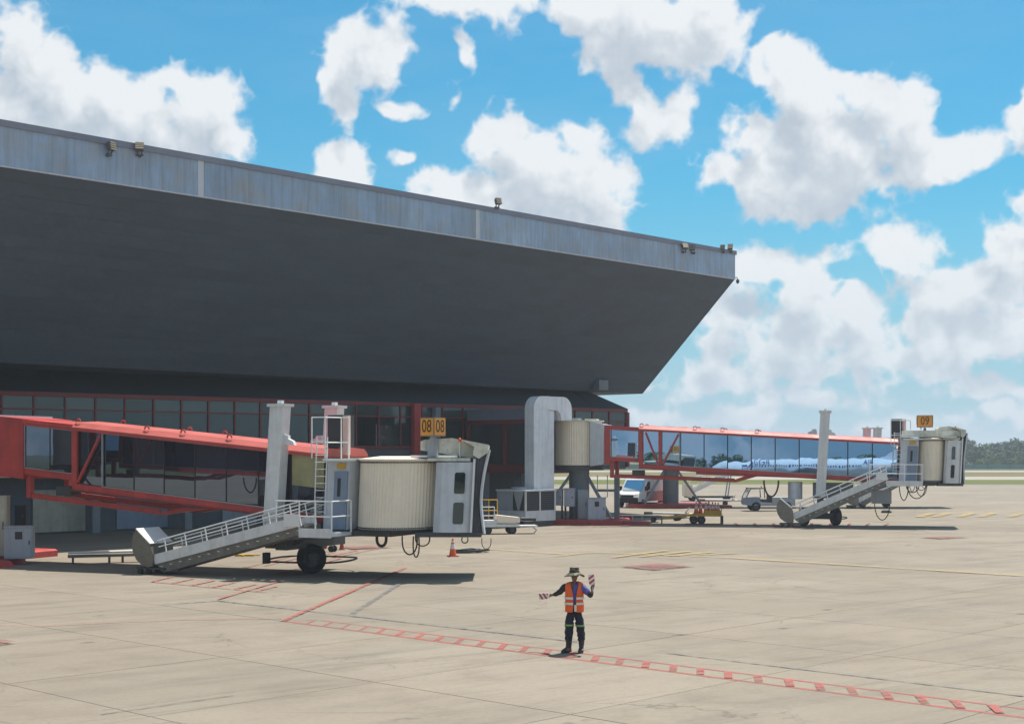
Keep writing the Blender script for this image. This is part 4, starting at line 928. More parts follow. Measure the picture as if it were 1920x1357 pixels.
    # --- hanging cables
    def loopc(xc, w, dz, y=-0.9, r=0.026, zz=None):
        zz = zz or z0 - 0.2; pts = [(xc + w * math.cos(a), y + 0.06 * math.sin(2 * a), zz - dz * math.sin(a)) for a in [i * math.pi / 14 for i in range(15)]]
        MB().tube(pts, r, 6).build('cable_loop', M['cable'], B, smooth=60)
    for (q_, w, dz, r) in b['loops']: loopc(x0 + q_ * k, w, dz, r=r)
    return B

M['pink'] = paint('faded_pink_panel', (0.52, 0.36, 0.33), 0.6)
b8 = dict(num='08', label='nearer boarding bridge at left with dark glass tunnel, cream cab and 08 box', C=(-22.4, 57.6), ang=-24, s=-0.0925, t1=7.26, zt=5.39, t2=18.20, rz=3.25, rot_h=2.45, yaw=24,
    glass='bglass8', vest=(3.6, 4.83), tg=8.70, brace=1, chord=((4.9, 2.62), (11.0, 2.08), (13.2, 2.25)), col=(16.42, 5.80, 0.07), bogie=122, bt=16.75, wsp=0.42,
    cx=0.98, bc=1.22, br=1.42, cz=1.63, chh=2.34, dw=0.92, pl=1.26, yellow=(16.7, 18.3), sign=dict(x=21.95, y=-0.73, z=5.09, w=0.60, h=0.62, yaw=-14),
    stair=dict(x0=12.25, z0=0.52, x1=18.2, z1=1.98, ds=1.0), tilt=0.0, loops=[(1.9, 0.17, 0.36, 0.05), (3.0, 0.28, 0.62, 0.026), (3.25, 0.10, 0.7, 0.024), (3.5, 0.26, 0.32, 0.024), (5.1, 0.1, 0.18, 0.02), (5.9, 0.16, 0.35, 0.014)])
bridge8 = boarding_bridge(b8)
b9 = dict(num='09', label='boarding bridge right of the terminal with blue mirrored tunnel and 09 sign', C=(4.04, 87.0), ang=-12.5, s=-0.056, t1=3.85, zt=5.87, t2=18.66, rz=3.5, rot_h=2.62, hoodfull=True, pm='white',
    glass='bglass', vest=(1.78, 2.13), tg=6.29, mid=5.12, brace=2, chord=((2.2, 2.86), (9.3, 2.62), (11.0, 2.95)), col=(14.42, 6.55, 0.055), bogie=22, bt=14.3, wsp=0.85,
    cx=0.54, cz=2.58, chh=2.42, dw=0.98, sign=dict(x=20.15, z=6.03, w=0.86, h=0.68, yaw=-2), pw=1.44,
    stair=dict(x0=12.85, z0=0.62, x1=18.0, z1=2.92, ds=1.05), tilt=0.0062, jit=0.0009, loops=[(0.6, 0.25, 0.85, 0.03), (1.5, 0.35, 0.4, 0.03), (1.9, 0.5, 0.75, 0.03), (2.4, 0.3, 0.6, 0.022)])
bridge9 = boarding_bridge(b9)
# power unit hung below the right-hand cab
o = MB().box(17.2, 18.3, -1.5, -0.7, 1.35, 2.1).build('power_unit', M['grey_box'], bridge9)
MB().tube([(17.8 + 0.42 * math.cos(q * math.pi / 16), -1.1, 1.35 - 0.95 * math.sin(q * math.pi / 16)) for q in range(17)], 0.03, 6).build('cable_loop', M['cable'], bridge9)
MB().cyl((12.9, -0.6, 1.55), (12.9, -0.6, 2.55), 0.42, n=18).build('air_tank', M['duct'], bridge9, smooth=40)
MB().box(13.9, 16.2, -0.4, 0.4, 1.6, 2.5).build('equipment_box', M['grey_box'], bridge9)
MB().tube([(11.55 + 0.42 * math.cos(q * math.pi / 16), -1.2, 2.65 - 0.95 * math.sin(q * math.pi / 16)) for q in range(17)], 0.05, 8).build('cable_loop', M['cable'], bridge9)
# farther bridge, mostly hidden behind the right-hand one
b10 = dict(b9, num='10', label='far boarding bridge mostly hidden behind the bridge marked 09', C=(12.5, 112.8), ang=-1, col=(15.6, 6.10, 0.05), zt=5.45, t2=18.3, bt=15.9, cz=2.3, detail=False,
    s=-0.05, stair=dict(x0=14.0, z0=0.62, x1=17.9, z1=2.6, ds=1.0), sign=dict(x=19.6, z=5.05, w=0.1, h=0.1, yaw=0), bogie=10, chord=((2.2, 2.66), (9.3, 2.42), (11.0, 2.7)))
bridge10 = boarding_bridge(b10)
for o in [c for c in bridge10.children_recursive if c.name.startswith('gate_sign') or c.name.startswith('sign_') or c.name.startswith('numerals')]:
    bpy.data.objects.remove(o)
# the next bridge to the left stands outside the picture and shows in the dark glass
bridge7 = copy_tree(bridge9); bridge7.location = (-53.5, 36.0, 0); bridge7.rotation_euler = (0, 0, R(-36))
bridge7['label'] = 'blue glazed boarding bridge outside the left edge, seen reflected in dark glass'
for o in [c for c in bridge7.children_recursive if c.name.startswith('numerals')]: bpy.data.objects.remove(o)

# ---------------------------------------------------------------- plant around the right-hand rotunda
def at(u, Y, v=None):
    """ground point below photo column u at distance Y"""
    return Vector(((u - 960.0) / F * Y, Y, 0.0))
p0 = at(1001, 83.2)
duct = thing('air_duct', 'tall white inverted-U air duct beside the right-hand rotunda', 'duct', p0, BA)
def arch(x0, x1, z0, z1, zr, r, n=8):
    """outline of an inverted U leg box with rounded outer corners"""
    pts = [(x0, z0)]
    for i in range(n + 1): a = math.pi - i * math.pi / 2 / n; pts.append((x0 + r + r * math.cos(a), z1 - r + r * math.sin(a)))
    for i in range(n + 1): a = math.pi / 2 - i * math.pi / 2 / n; pts.append((x1 - r + r * math.cos(a), z1 - r + r * math.sin(a)))
    pts.append((x1, zr)); return pts
W, w_ = 3.35, 0.92; zt_ = 7.55; ze = 6.15
outer_ = arch(0, W, 1.9, zt_, ze, 0.75); inner_ = arch(w_, W - 0.95, 1.9, zt_ - 0.80, ze, 0.5)
mb = MB(); n = len(outer_)
for y in (0.0, 0.72):
    off = len(mb.v); mb.v += [(x, y, z) for x, z in outer_] + [(x, y, z) for x, z in inner_]
    for i in range(n - 1): mb.f.append([off + i, off + i + 1, off + n + i + 1, off + n + i]); mb.mi.append(0)
for i in range(n - 1):
    for q in (0, n): mb.f.append([q + i, q + i + 1, 2 * n + q + i + 1, 2 * n + q + i]); mb.mi.append(0)
mb.f.append([0, n, 3 * n, 2 * n]); mb.mi.append(0); mb.f.append([n - 1, 2 * n - 1, 4 * n - 1, 3 * n - 1]); mb.mi.append(0)
mb.build('duct_run', M['duct'], duct, smooth=35)
for z in (2.8, 3.75, 4.7, 5.65, 6.6): MB().box(-0.012, w_ + 0.012, -0.012, 0.732, z, z + 0.035).build('seam_flange', M['duct'], duct)
for x in (1.25, 1.95, 2.5): MB().box(x, x + 0.03, -0.012, 0.732, zt_ - 0.81, zt_ + 0.012).build('seam_flange', M['duct'], duct)
rd = [(w_ + 0.03, 1.9), (w_ + 0.03, 6.25)] + [(w_ + 0.48 + 0.45 * math.cos(a), 6.27 + 0.45 * math.sin(a)) for a in [math.pi - q * math.pi / 12 for q in range(1, 7)]] + [(w_ + 0.93, 6.72), (w_ + 0.93, 1.9)]
MB().prism(rd, 0.08, 0.68).build('return_duct', M['duct'], duct, smooth=35)
MB().box(w_ + 0.932, W - 0.96, 0.3, 0.66, 6.2, 6.70).build('return_neck', M['grey_box'], duct)
MB().box(0.05, 0.87, 0.05, 0.67, 0.0, 1.898).build('duct_base', M['grey_box'], duct)

ac = thing('condenser_unit', 'large grey condenser unit with black grille openings left of the white duct', 'air conditioner', at(985, 81.8), BA)
MB().box(0.0, 2.6, 0.0, 2.25, 0.32, 0.92).build('lower_casing', M['grey_white'], ac)
MB().box(0.03, 2.57, 0.03, 2.22, 0.922, 2.02).build('condenser_coil', M['louvre'], ac)
for x in (0.0, 1.2, 2.5): MB().box(x, x + 0.1, -0.012, 0.08, 0.922, 2.03).build('corner_post', M['white'], ac)
MB().box(-0.012, 0.028, 1.0, 2.25, 0.922, 2.03).build('side_casing', M['grey_box'], ac)
MB().prism([(0.15, 2.02), (0.95, 2.02), (0.60, 0.95), (0.50, 0.95)], -0.002, 0.03, lambda x, y, z: (y, x, z)).build('v_coil_end', M['grey_box'], ac)
for zz in [1.0 + 0.12 * i for i in range(9)]: MB().box(0.11, 2.49, 0.0, 0.028, zz, zz + 0.03).build('grille_slat', M['lamp_body'], ac)
MB().box(-0.05, 2.65, -0.05, 2.30, 2.032, 2.12).build('top_casing', M['white'], ac)
for x in (0.7, 1.9): MB().cyl((x, 1.1, 2.122), (x, 1.1, 2.26), 0.5, n=20).build('fan_cowl', M['grey_box'], ac, smooth=40)
for y in (0.1, 1.9): MB().box(0.05, 2.5, y, y + 0.15, 0.0, 0.318).build('skid', M['dark_steel'], ac)
# cabinets on and near the red plinths
def cabinet(name, label, loc, rz, w, dp, h, mk, legs=0.0, extra=None, group='equipment cabinets on the plinths'):
    t = thing(name, label, 'cabinet', loc, rz, group)
    MB().box(-w/2, w/2, -dp/2, dp/2, legs, h).build('casing', M[mk], t)
    d = MB().box(-w/2 + 0.04, w/2 - 0.04, -dp/2 - 0.02, -dp/2 - 0.002, legs + 0.05, h - 0.05).build('door', M[mk], t)
    MB().box(w/2 - 0.14, w/2 - 0.10, -dp/2 - 0.045, -dp/2 - 0.021, legs + (h - legs) * 0.45, legs + (h - legs) * 0.58).build('handle', M['dark_steel'], d)
    if extra == 'window': MB().box(-0.12, 0.14, -dp/2 - 0.03, -dp/2 - 0.021, legs + (h - legs) * 0.62, legs + (h - legs) * 0.86).build('gauge_window', M['louvre'], d)
    MB().box(-w/2 - 0.03, w/2 + 0.03, -dp/2 - 0.04, dp/2 + 0.03, h + 0.002, h + 0.04).build('lid', M[mk], t)
    if legs:
        for x in (-w/2 + 0.05, w/2 - 0.05):
            for y in (-dp/2 + 0.05, dp/2 - 0.05): MB().box(x - 0.03, x + 0.03, y - 0.03, y + 0.03, 0, legs - 0.002).build('leg', M['dark_steel'], t)
    return t
def on(br, x, y, z=0.0):
    bpy.context.view_layer.update(); return br.matrix_world @ Vector((x, y, z))
def rzof(br): return br.rotation_euler.z
pl = 0.302
cabinet('equipment_cabinet', 'pale lilac cabinet with dark window on the right plinth end', on(bridge9, 1.4, -1.75, pl), rzof(bridge9) + R(8), 1.05, 0.8, 1.25, 'lilac_box', 0.0, 'window')
cabinet('equipment_cabinet', 'pale wall cabinet left of three below the right rotunda', on(bridge9, -0.95, -1.6, pl), rzof(bridge9), 0.55, 0.4, 1.75, 'grey_box', 0.8)
cabinet('equipment_cabinet', 'pale wall cabinet in the middle of three below the right rotunda', on(bridge9, -0.25, -1.65, pl), rzof(bridge9), 0.62, 0.4, 1.8, 'lilac_box', 0.75)
cabinet('equipment_cabinet', 'low grey cabinet behind the lilac one under the right rotunda', on(bridge9, 0.5, -1.2, pl), rzof(bridge9), 0.6, 0.4, 1.7, 'grey_box', 0.0)
cabinet('equipment_cabinet', 'large grey control cabinet on the red plinth at the left edge', at(37, 54.4) + Vector((0, 0, 0.245)), R(12), 1.02, 0.8, 1.18, 'grey_box', 0.0, 'window')
cabinet('equipment_cabinet', 'tall beige cabinet cut by the left edge of the picture', at(-6, 55.0) + Vector((0, 0, 0.302)), R(8), 0.85, 0.7, 2.25, 'beige', 0.0)
cabinet('equipment_cabinet', 'small dark cabinet with yellow rim behind the grey control cabinet', at(40, 55.9) + Vector((0, 0, 0.245)), R(8), 0.42, 0.4, 1.9, 'dark', 1.15)
MB().prism([(-1.0, 0.0), (5.4, 0), (5.25, 0.20), (5.1, 0.24), (-1.0, 0.24)], -4.0, -2.42).build('plinth_apron', M['red'], bridge8)
# slim red-grey support frame right of the rotunda
MB().box(2.2, 2.5, -0.2, 0.1, 0.3, 2.9).build('support_post', M['column'], bridge9); MB().box(1.2, 2.2, -0.15, 0.05, 1.9, 2.05).build('support_rail', M['column'], bridge9)
MB().tube([(1.3, -0.9, 2.9), (1.3, -0.9, 1.6), (1.9, -0.9, 1.6), (1.9, -0.9, 2.9)], 0.03, 6).build('pipe_loop', M['steel'], bridge9)

# ---------------------------------------------------------------- traffic cones
def cone_set():
    a = MB(); a.hexa([(-0.21, -0.21, 0), (0.21, -0.21, 0), (0.21, 0.21, 0), (-0.21, 0.21, 0)], [(-0.19, -0.19, 0.045), (0.19, -0.19, 0.045), (0.19, 0.19, 0.045), (-0.19, 0.19, 0.045)])
    body = MB().lathe([(0.15, 0.046), (0.145, 0.07), (0.035, 0.72), (0.0, 0.725)], 18)
    b1 = MB().lathe([(0.108, 0.31), (0.110, 0.312), (0.078, 0.502), (0.074, 0.504)], 18); b2 = MB().lathe([(0.064, 0.56), (0.066, 0.562), (0.052, 0.642), (0.048, 0.644)], 18)
    return a, body, b1, b2
CM = {}
for key, mk in (('o', 'cone'), ('d', 'cone_dark')):
    a, b_, c1, c2 = cone_set(); CM[key] = (a.mesh('base', M[mk if key == 'd' else 'cone_dark']), b_.mesh('body', M[mk], 50), c1.mesh('band', M['cone_band'], 50), c2.mesh('band', M['cone_band'], 50))
def cone(loc, key, label, bands=True, s=1.0, rz=0.0, group=None):
    t = thing('traffic_cone', label, 'traffic cone', loc, rz, group)
    for me, nm in zip(CM[key], ('base', 'body', 'band', 'band')):
        if nm == 'band' and not bands: continue
        inst(me, nm, t)
    t.scale = (s, s, s); return t
g_ = 'traffic cones standing on the apron'
cone(G(849, 1043), 'o', 'bright orange cone with white band below the nearer cab', True, 1.02, 0.3, g_)
cone(G(581, 1041), 'o', 'orange cone with white band behind the near wheels', True, 0.74, 0.8, g_)
cone(G(641, 1030.5), 'd', 'dull red cone without band under the nearer landing', False, 0.74, 0.1, g_)
# trolley with fire extinguisher
p = G(612, 1034); t = thing('extinguisher_trolley', 'tilted red fire extinguisher trolley with black wheels behind the near bridge stair', 'fire extinguisher', p, R(-20))
MB().tube([(-0.15, 0, 0.16), (-0.05, 0, 0.45), (0.05, 0, 0.62)], [0.13, 0.14, 0.10], 12).build('cylinder', M['cone_dark'], t, smooth=50)
for y in (-0.14, 0.14): MB().cyl((0.30, y - 0.03, 0.14), (0.30, y + 0.03, 0.14), 0.14, n=16).build('trolley_wheel', M['rubber'], t, smooth=40)
MB().tube([(-0.2, 0, 0.02), (-0.16, 0, 0.2), (0.30, 0, 0.14), (0.12, 0, 0.66), (0.05, 0, 0.74)], 0.025, 6).build('trolley_frame', M['cone_dark'], t)
# black rubber hose heap beside the bright cone, small block under the far cab
def heap(loc, label, rx, ry, h, rz=0.0):
    mb = MB(); rr = random.Random(int(rx * 100))
    pts = []
    for i in range(70):
        a = i * 0.55; f_ = 0.35 + 0.62 * (0.5 + 0.5 * math.sin(i * 0.31)); pts.append((rx * f_ * math.cos(a), ry * f_ * math.sin(a), 0.05 + h * (0.5 + 0.5 * math.sin(i * 0.83)) * (1 - 0.6 * f_)))
    mb.tube(pts, 0.05, 6); o = mb.build('hose_heap', M['black'], smooth=60); o.location = loc; o.rotation_euler = (0, 0, rz); return tag(o, label, 'hose')
heap(G(884, 1035.5), 'flat heap of black hose on the ground beside the bright cone', 0.42, 0.85, 0.12, R(-60))
heap(G(1662, 961), 'small dark hose heap under the cab marked 09', 0.35, 0.3, 0.16)
t = tag(MB().cyl((0, 0, 0.06), (0.75, 0.15, 0.06), 0.05, n=10).cyl((0.75, 0.15, 0.06), (1.0, 0.2, 0.06), 0.03, n=8).box(0.3, 0.4, -0.14, 0.12, 0.0, 0.05).build('chock_bar', M['yellow'], smooth=40), 'yellow chock bar lying on the ground behind the near stair', 'chock'); t.location = G(440, 1043)

# long white pipe on low trestles at left
p = G(128, 1057); t = thing('conveyor_rack', 'low rack carrying a long white pipe left of the near stair hood', 'pipe rack', p, R(24))
MB().cyl((0, 0, 0.42), (4.6, 0, 0.42), 0.05, n=10).build('pipe', M['white_clean'], t, smooth=40)
MB().box(0.0, 4.6, -0.18, 0.18, 0.24, 0.34).build('rack_frame', M['grating'], t)
for x in (0.15, 1.5, 2.0, 4.2):
    for y in (-0.15, 0.15): MB().box(x, x + 0.04, y - 0.02, y + 0.02, 0.0, 0.238).build('leg', M['dark_steel'], t)

# ---------------------------------------------------------------- vehicles and ground equipment
def wheel_pair(t, x, y, r=0.33, w=0.22):
    for sg in (-1, 1): wheel(t, (x, sg * y, r), (0, 1, 0), r, w)
# van, three-quarter view behind the far pedestal
van = thing('parked_van', 'white high-roof van with dark bumper and reddish side behind the far pedestal', 'van', at(1203, 113.5), R(240))
L_ = 5.4; hw = 0.98
def vsec(x): return None
prof = [(2.70, 0.45), (2.72, 0.78), (2.55, 1.05), (1.75, 1.28), (1.05, 2.10), (0.75, 2.32), (0.2, 2.42), (-2.55, 2.42), (-2.68, 2.2), (-2.70, 0.45)]
mb = MB(); loops = []
for y, ins in ((-hw, 0.06), (-hw * 0.9, 0.0), (hw * 0.9, 0.0), (hw, 0.06)):
    cx, cz = 0.0, 1.3; loops.append([(x - ins * (1 if x > 0 else -1) * 1.2, y, z - ins * (1 if z > 1.3 else -0.2)) for x, z in prof])
mb.rings(loops); mb.build('body', M['white_clean'], van, smooth=25)
MB().box(2.5, 2.80, -0.94, 0.94, 0.38, 0.80).build('bumper', M['black'], van)
MB().box(2.66, 2.75, -0.55, 0.55, 0.84, 0.98).build('grille', M['black'], van)
for sg in (-1, 1): MB().hexa([(2.45, sg * 0.62, 0.86), (2.66, sg * 0.62, 0.86), (2.52, sg * 0.97, 0.86), (2.3, sg * 0.97, 0.86)], [(2.40, sg * 0.62, 1.06), (2.56, sg * 0.62, 1.06), (2.44, sg * 0.97, 1.10), (2.25, sg * 0.97, 1.10)]).build('headlight', M['autoglass'], van)
MB().quad((1.77, -0.82, 1.30), (1.77, 0.82, 1.30), (1.09, 0.76, 2.10), (1.09, -0.76, 2.10)).build('windscreen', M['autoglass'], van).location = (0.03, 0, 0.03)
for sg in (-1, 1):
    y = sg * 0.985
    MB().quad((1.50, y, 1.38), (0.55, y, 1.38), (0.55, y, 2.0), (1.02, y, 2.0)).build('side_window', M['autoglass'], van)
    MB().box(-2.55, 1.2, y - 0.008, y + 0.008, 0.5, 1.25).build('side_panel', M['vanred'], van)
    MB().hexa([(1.45, sg * 1.0, 1.3), (1.55, sg * 1.0, 1.3), (1.55, sg * 1.22, 1.3), (1.45, sg * 1.22, 1.3)], [(1.45, sg * 1.0, 1.65), (1.55, sg * 1.0, 1.65), (1.55, sg * 1.22, 1.65), (1.45, sg * 1.22, 1.65)]).build('wing_mirror', M['black'], van)
for x in (1.85, -1.7): wheel_pair(van, x, 0.88, 0.35, 0.22)
# tow tractor, side-on
tug = thing('tow_tractor', 'small grey tow tractor with open cab parked behind the far stair hood', 'tractor', at(1440, 105.5), R(183))
MB().prism([(1.75, 0.42), (1.85, 0.55), (1.80, 0.95), (0.75, 1.0), (0.72, 0.42)], -0.75, 0.75).build('nose', M['blue_grey'], tug)
MB().box(-1.85, 0.715, -0.75, 0.75, 0.38, 0.62).build('chassis', M['grey_box'], tug); MB().box(-1.85, -0.15, -0.72, 0.72, 0.622, 1.0).build('rear_body', M['grey_box'], tug)
for y in (-0.7, 0.7):
    MB().tube([(1.78, y, 0.95), (1.45, y, 1.62), (0.45, y, 1.66), (0.40, y, 0.95)], 0.045, 6).build('cab_frame', M['grating'], tug)
MB().box(0.42, 1.5, -0.74, 0.74, 1.66, 1.70).build('cab_roof', M['grating'], tug)
MB().quad((1.74, -0.68, 1.02), (1.74, 0.68, 1.02), (1.47, 0.68, 1.58), (1.47, -0.68, 1.58)).build('windscreen', M['cone_band'], tug)
MB().box(0.0, 0.5, -0.5, 0.5, 0.625, 0.85).build('seat', M['black'], tug); MB().box(-0.1, 0.0, -0.5, 0.5, 0.625, 1.15).build('seat_back', M['black'], tug)
MB().cyl((0.5, 0, 1.66), (0.5, 0, 1.82), 0.04, n=8).build('beacon', M['cone'], tug)
for x in (1.05, -1.25): wheel_pair(tug, x, 0.66, 0.34, 0.24)
# tow bars
def towbar(loc, rz, ln, label, r=0.075):
    t = thing('tow_bar', label, 'tow bar', loc, rz, 'aircraft tow bars')
    MB().cyl((0, 0, 0.45), (ln, 0, 0.42), r, n=12).build('shaft', M['white_clean'], t, smooth=40)
    MB().box(-0.55, 0.0, -0.12, 0.12, 0.36, 0.52).build('tow_eye', M['grating'], t)
    MB().beam((ln, 0, 0.42), (ln + 0.5, -0.3, 0.4), 0.1).beam((ln, 0, 0.42), (ln + 0.5, 0.3, 0.4), 0.1).beam((ln - 0.5, 0, 0.46), (ln - 0.2, 0.1, 0.85), 0.07).build('tow_head', M['white'], t)
    for y in (-0.3, 0.3): wheel(t, (ln * 0.62, y, 0.2), (0, 1, 0), 0.2, 0.12)
    MB().beam((ln * 0.62, -0.3, 0.2), (ln * 0.62, 0.3, 0.2), 0.06).beam((ln * 0.62, 0, 0.2), (ln * 0.62, 0, 0.45), 0.07).build('axle', M['dark_steel'], t)
    return t
towbar(at(1224, 90.5), R(-24), 2.6, 'white tow bar with small wheels lying left of the yellow cart')
towbar(at(1322, 116.0), R(-12), 2.6, 'farther white tow bar beside the grey tow tractor')
# yellow cart that carries cones
cart = thing('cone_cart', 'low yellow cart with black wheels carrying a cluster of orange cones', 'cart', at(1310, 86.0), R(-6))
MB().box(-0.7, 1.35, -0.6, 0.6, 0.46, 0.58).build('deck', M['yellow'], cart)
MB().prism([(-0.78, 0.46), (-0.702, 0.58), (0.3, 0.66), (0.3, 0.60), (-0.70, 0.50)], -0.62, -0.602).build('deck_lip', M['yellow'], cart)
MB().beam((-2.2, 0, 0.34), (-0.7, 0, 0.48), 0.16, 0.14).build('drawbar', M['yellow'], cart)
MB().box(0.32, 1.32, -0.6, -0.56, 0.582, 0.82).build('side_board', M['yellow'], cart); MB().box(0.32, 1.32, 0.56, 0.6, 0.582, 0.82).build('side_board', M['yellow'], cart)
MB().tube([(1.3, -0.5, 0.58), (1.36, -0.5, 1.0), (1.5, -0.5, 1.08)], 0.025, 6).build('cart_handle', M['dark_steel'], cart)
MB().beam((-2.2, 0, 0.0), (-2.2, 0, 0.34), 0.08).build('drawbar_leg', M['dark_steel'], cart); MB().box(1.3, 1.45, -0.4, 0.4, 0.0, 0.5).build('rear_stand', M['dark_steel'], cart)
for x in (-0.3, 0.15): wheel_pair(cart, x, 0.5, 0.25, 0.2)
# left to right
for i, (x, y, s_) in enumerate([(-0.15, -0.25, 1.0), (0.12, 0.2, 0.95), (0.42, -0.3, 1.0), (0.60, 0.15, 1.05), (0.82, -0.2, 1.0), (1.0, 0.25, 0.95), (1.15, -0.25, 0.95)]):
    cone(on(cart, x, y, 0.582), 'o', ('leftmost', 'second from left', 'third from left', 'middle', 'third from right', 'second from right', 'rightmost')[i] + ' of the seven orange cones on the yellow cart', True, s_, i * 0.7, 'cones on the yellow cart')
# white belt cart under the near cab
bc = thing('baggage_cart', 'white service cart with yellow rail and rollers parked by the condenser', 'cart', at(935, 75.2), R(10))
MB().box(-0.95, 1.0, -0.55, 0.55, 0.38, 0.52).build('chassis', M['white'], bc)
MB().box(-0.95, -0.15, -0.5, 0.5, 0.522, 0.72).build('front_box', M['white'], bc)
MB().hexa([(-0.2, -0.45, 0.60), (1.05, -0.45, 0.58), (1.05, 0.45, 0.58), (-0.2, 0.45, 0.60)], [(-0.2, -0.45, 1.0), (1.05, -0.45, 0.86), (1.05, 0.45, 0.86), (-0.2, 0.45, 1.0)]).build('belt_bed', M['cream'], bc)
MB().cyl((1.1, -0.4, 0.78), (1.9, -0.4, 0.76), 0.10, n=12).build('roller', M['black'], bc, smooth=40)
MB().box(1.05, 2.0, -0.45, 0.45, 0.36, 0.44).build('rear_deck', M['white_clean'], bc)
MB().tube([(1.75, -0.4, 0.36), (1.95, -0.4, 0.2), (1.8, -0.4, 0.05)], 0.035, 6).build('rear_stand', M['steel'], bc)
railing('yellow_rail', bc, [(-1.0, 0.45, 0.52), (-0.45, 0.45, 0.52), (0.0, 0.45, 0.52)], 1.25, M['yellow'], 0.025, (1.0, 0.55))
railing('white_rail', bc, [(-1.0, -0.45, 0.52), (-0.3, -0.45, 0.52)], 0.9, M['white_clean'], 0.03, (1.0, 0.5))
for x in (-0.65, 0.65): wheel_pair(bc, x, 0.45, 0.22, 0.16)
# low flat trailer in the shade of the right-hand tunnel
fd = thing('flat_trailer', 'low dark flat trailer between the lilac cabinet and the yellow cart', 'trailer', at(1195, 88.0), R(-8))
MB().box(-1.35, 1.35, -0.6, 0.6, 0.30, 0.42).build('deck', M['dark_steel'], fd)
for x in (-1.0, 1.0): wheel_pair(fd, x, 0.5, 0.16, 0.12)
MB().beam((1.35, 0, 0.33), (2.1, 0, 0.22), 0.07).build('drawbar', M['dark_steel'], fd)
for x in (-0.9, -0.3, 0.3): MB().box(x, x + 0.05, -0.62, -0.602, 0.1, 0.40).build('stake', M['steel'], fd)
# mobile boarding stairs, seen below the right-hand tunnel
ms = thing('mobile_stairs', 'white mobile boarding stairs seen below the mirrored tunnel beyond the pedestal', 'boarding stairs', at(1287, 127.0), R(4))
for y in (-0.55, 0.55):
    MB().beam((0.2, y, 0.75), (4.4, y, 2.75), 0.08, 0.34).build('stringer', M['white_clean'], ms)
    mb = MB(); mb.tube([(0.2, y, 1.75), (4.4, y, 3.75)], 0.04, 6)
    for i in range(6): x = 0.4 + i * 0.76; mb.cyl((x, y, 0.9 + 0.476 * (x - 0.2) - 0.1), (x, y, 1.75 + 0.476 * (x - 0.2)), 0.03, n=6)
    mb.build('hand_rail', M['white_clean'], ms)
for i in range(13): x = 0.3 + i * 0.33; MB().box(x, x + 0.28, -0.5, 0.5, 0.72 + 0.476 * (x - 0.2), 0.76 + 0.476 * (x - 0.2)).build('tread', M['grating'], ms)
MB().prism([(-0.25, 0.45), (0.35, 0.3), (0.55, 0.9), (0.35, 1.45), (-0.25, 1.5)], -0.7, 0.7).build('foot_hood', M['cream'], ms)
MB().box(-0.1, 4.2, -0.6, 0.6, 0.30, 0.45).build('chassis', M['dark_steel'], ms); MB().beam((3.6, -0.5, 0.4), (3.9, -0.5, 2.4), 0.1).beam((3.6, 0.5, 0.4), (3.9, 0.5, 2.4), 0.1).build('rear_leg', M['steel'], ms)
for x in (0.5, 3.6): wheel_pair(ms, x, 0.55, 0.22, 0.16)

# ---------------------------------------------------------------- beyond the airfield
random.seed(21)
yf = 386.0
fence = thing('perimeter_fence', 'teal sheet-metal perimeter fence beyond the runway strip', 'fence', (0, yf, 0))
fsh = MB().box(0.12, 5.88, -0.02, 0.02, 0.05, 1.28).mesh('fence_panel', M['fence']); fpo = MB().box(-0.10, 0.10, -0.08, 0.10, 0, 1.36).mesh('fence_post', M['fence_post'])
for i in range(36):
    x = 14 + i * 6.0; inst(fsh, 'fence_panel', fence, (x, 0, 0)); inst(fpo, 'fence_post', fence, (x, 0, 0))
def crown_mesh(seed, n_cl, mk, rx, rz, leaf=0.32, per=26):
    """crown of many small leaf faces gathered in clumps through the crown's volume"""
    rr = random.Random(seed); mb = MB()
    for i in range(n_cl):
        while True:
            p = Vector((rr.uniform(-1, 1), rr.uniform(-1, 1), rr.uniform(-0.85, 1)))
            if 0.25 < p.length < 1.0: break
        c = Vector((p.x * rx, p.y * rx, p.z * rz)); cr = rr.uniform(0.16, 0.34) * rx
        for j in range(per):
            q = Vector((rr.gauss(0, 1), rr.gauss(0, 1), rr.gauss(0, 0.8))); q = q.normalized() * cr * rr.uniform(0.45, 1.0)
            nrm = (q.normalized() * 0.7 + Vector((rr.uniform(-.6, .6), rr.uniform(-.6, .6), rr.uniform(0, 0.9)))).normalized()
            a = nrm.orthogonal().normalized() * leaf * rr.uniform(0.7, 1.4); b_ = nrm.cross(a).normalized() * leaf * rr.uniform(0.5, 1.0); o = c + q
            mb.quad(o - a, o - b_ * 0.8, o + a, o + b_ * 0.8)
    me = bpy.data.meshes.new('crown'); me.from_pydata(mb.v, [], mb.f); me.materials.append(M[mk]); return me
CR = [crown_mesh(i, 46, mk, 1.0 * 2.6, 0.85 * 2.6, 0.30) for i, mk in enumerate(('leaf1', 'leaf2', 'leaf3', 'leaf1', 'leaf2'))]
def trunk_mesh(seed):
    rr = random.Random(seed); mb = MB()
    mb.tube([(0, 0, 0), (0.08, 0.03, 0.8), (-0.05, 0.06, 1.9), (0.06, 0, 3.0)], [0.28, 0.2, 0.16, 0.08], 8)
    for i in range(5):
        a = rr.uniform(0, 6.28); z = rr.uniform(1.0, 2.0); mb.tube([(0, 0, z), (0.7 * math.cos(a), 0.7 * math.sin(a), z + 0.8), (1.4 * math.cos(a), 1.4 * math.sin(a), z + 1.7)], [0.10, 0.07, 0.03], 6)
    return mb.mesh('trunk', M['bark'], 50)
TR = [trunk_mesh(i) for i in range(2)]
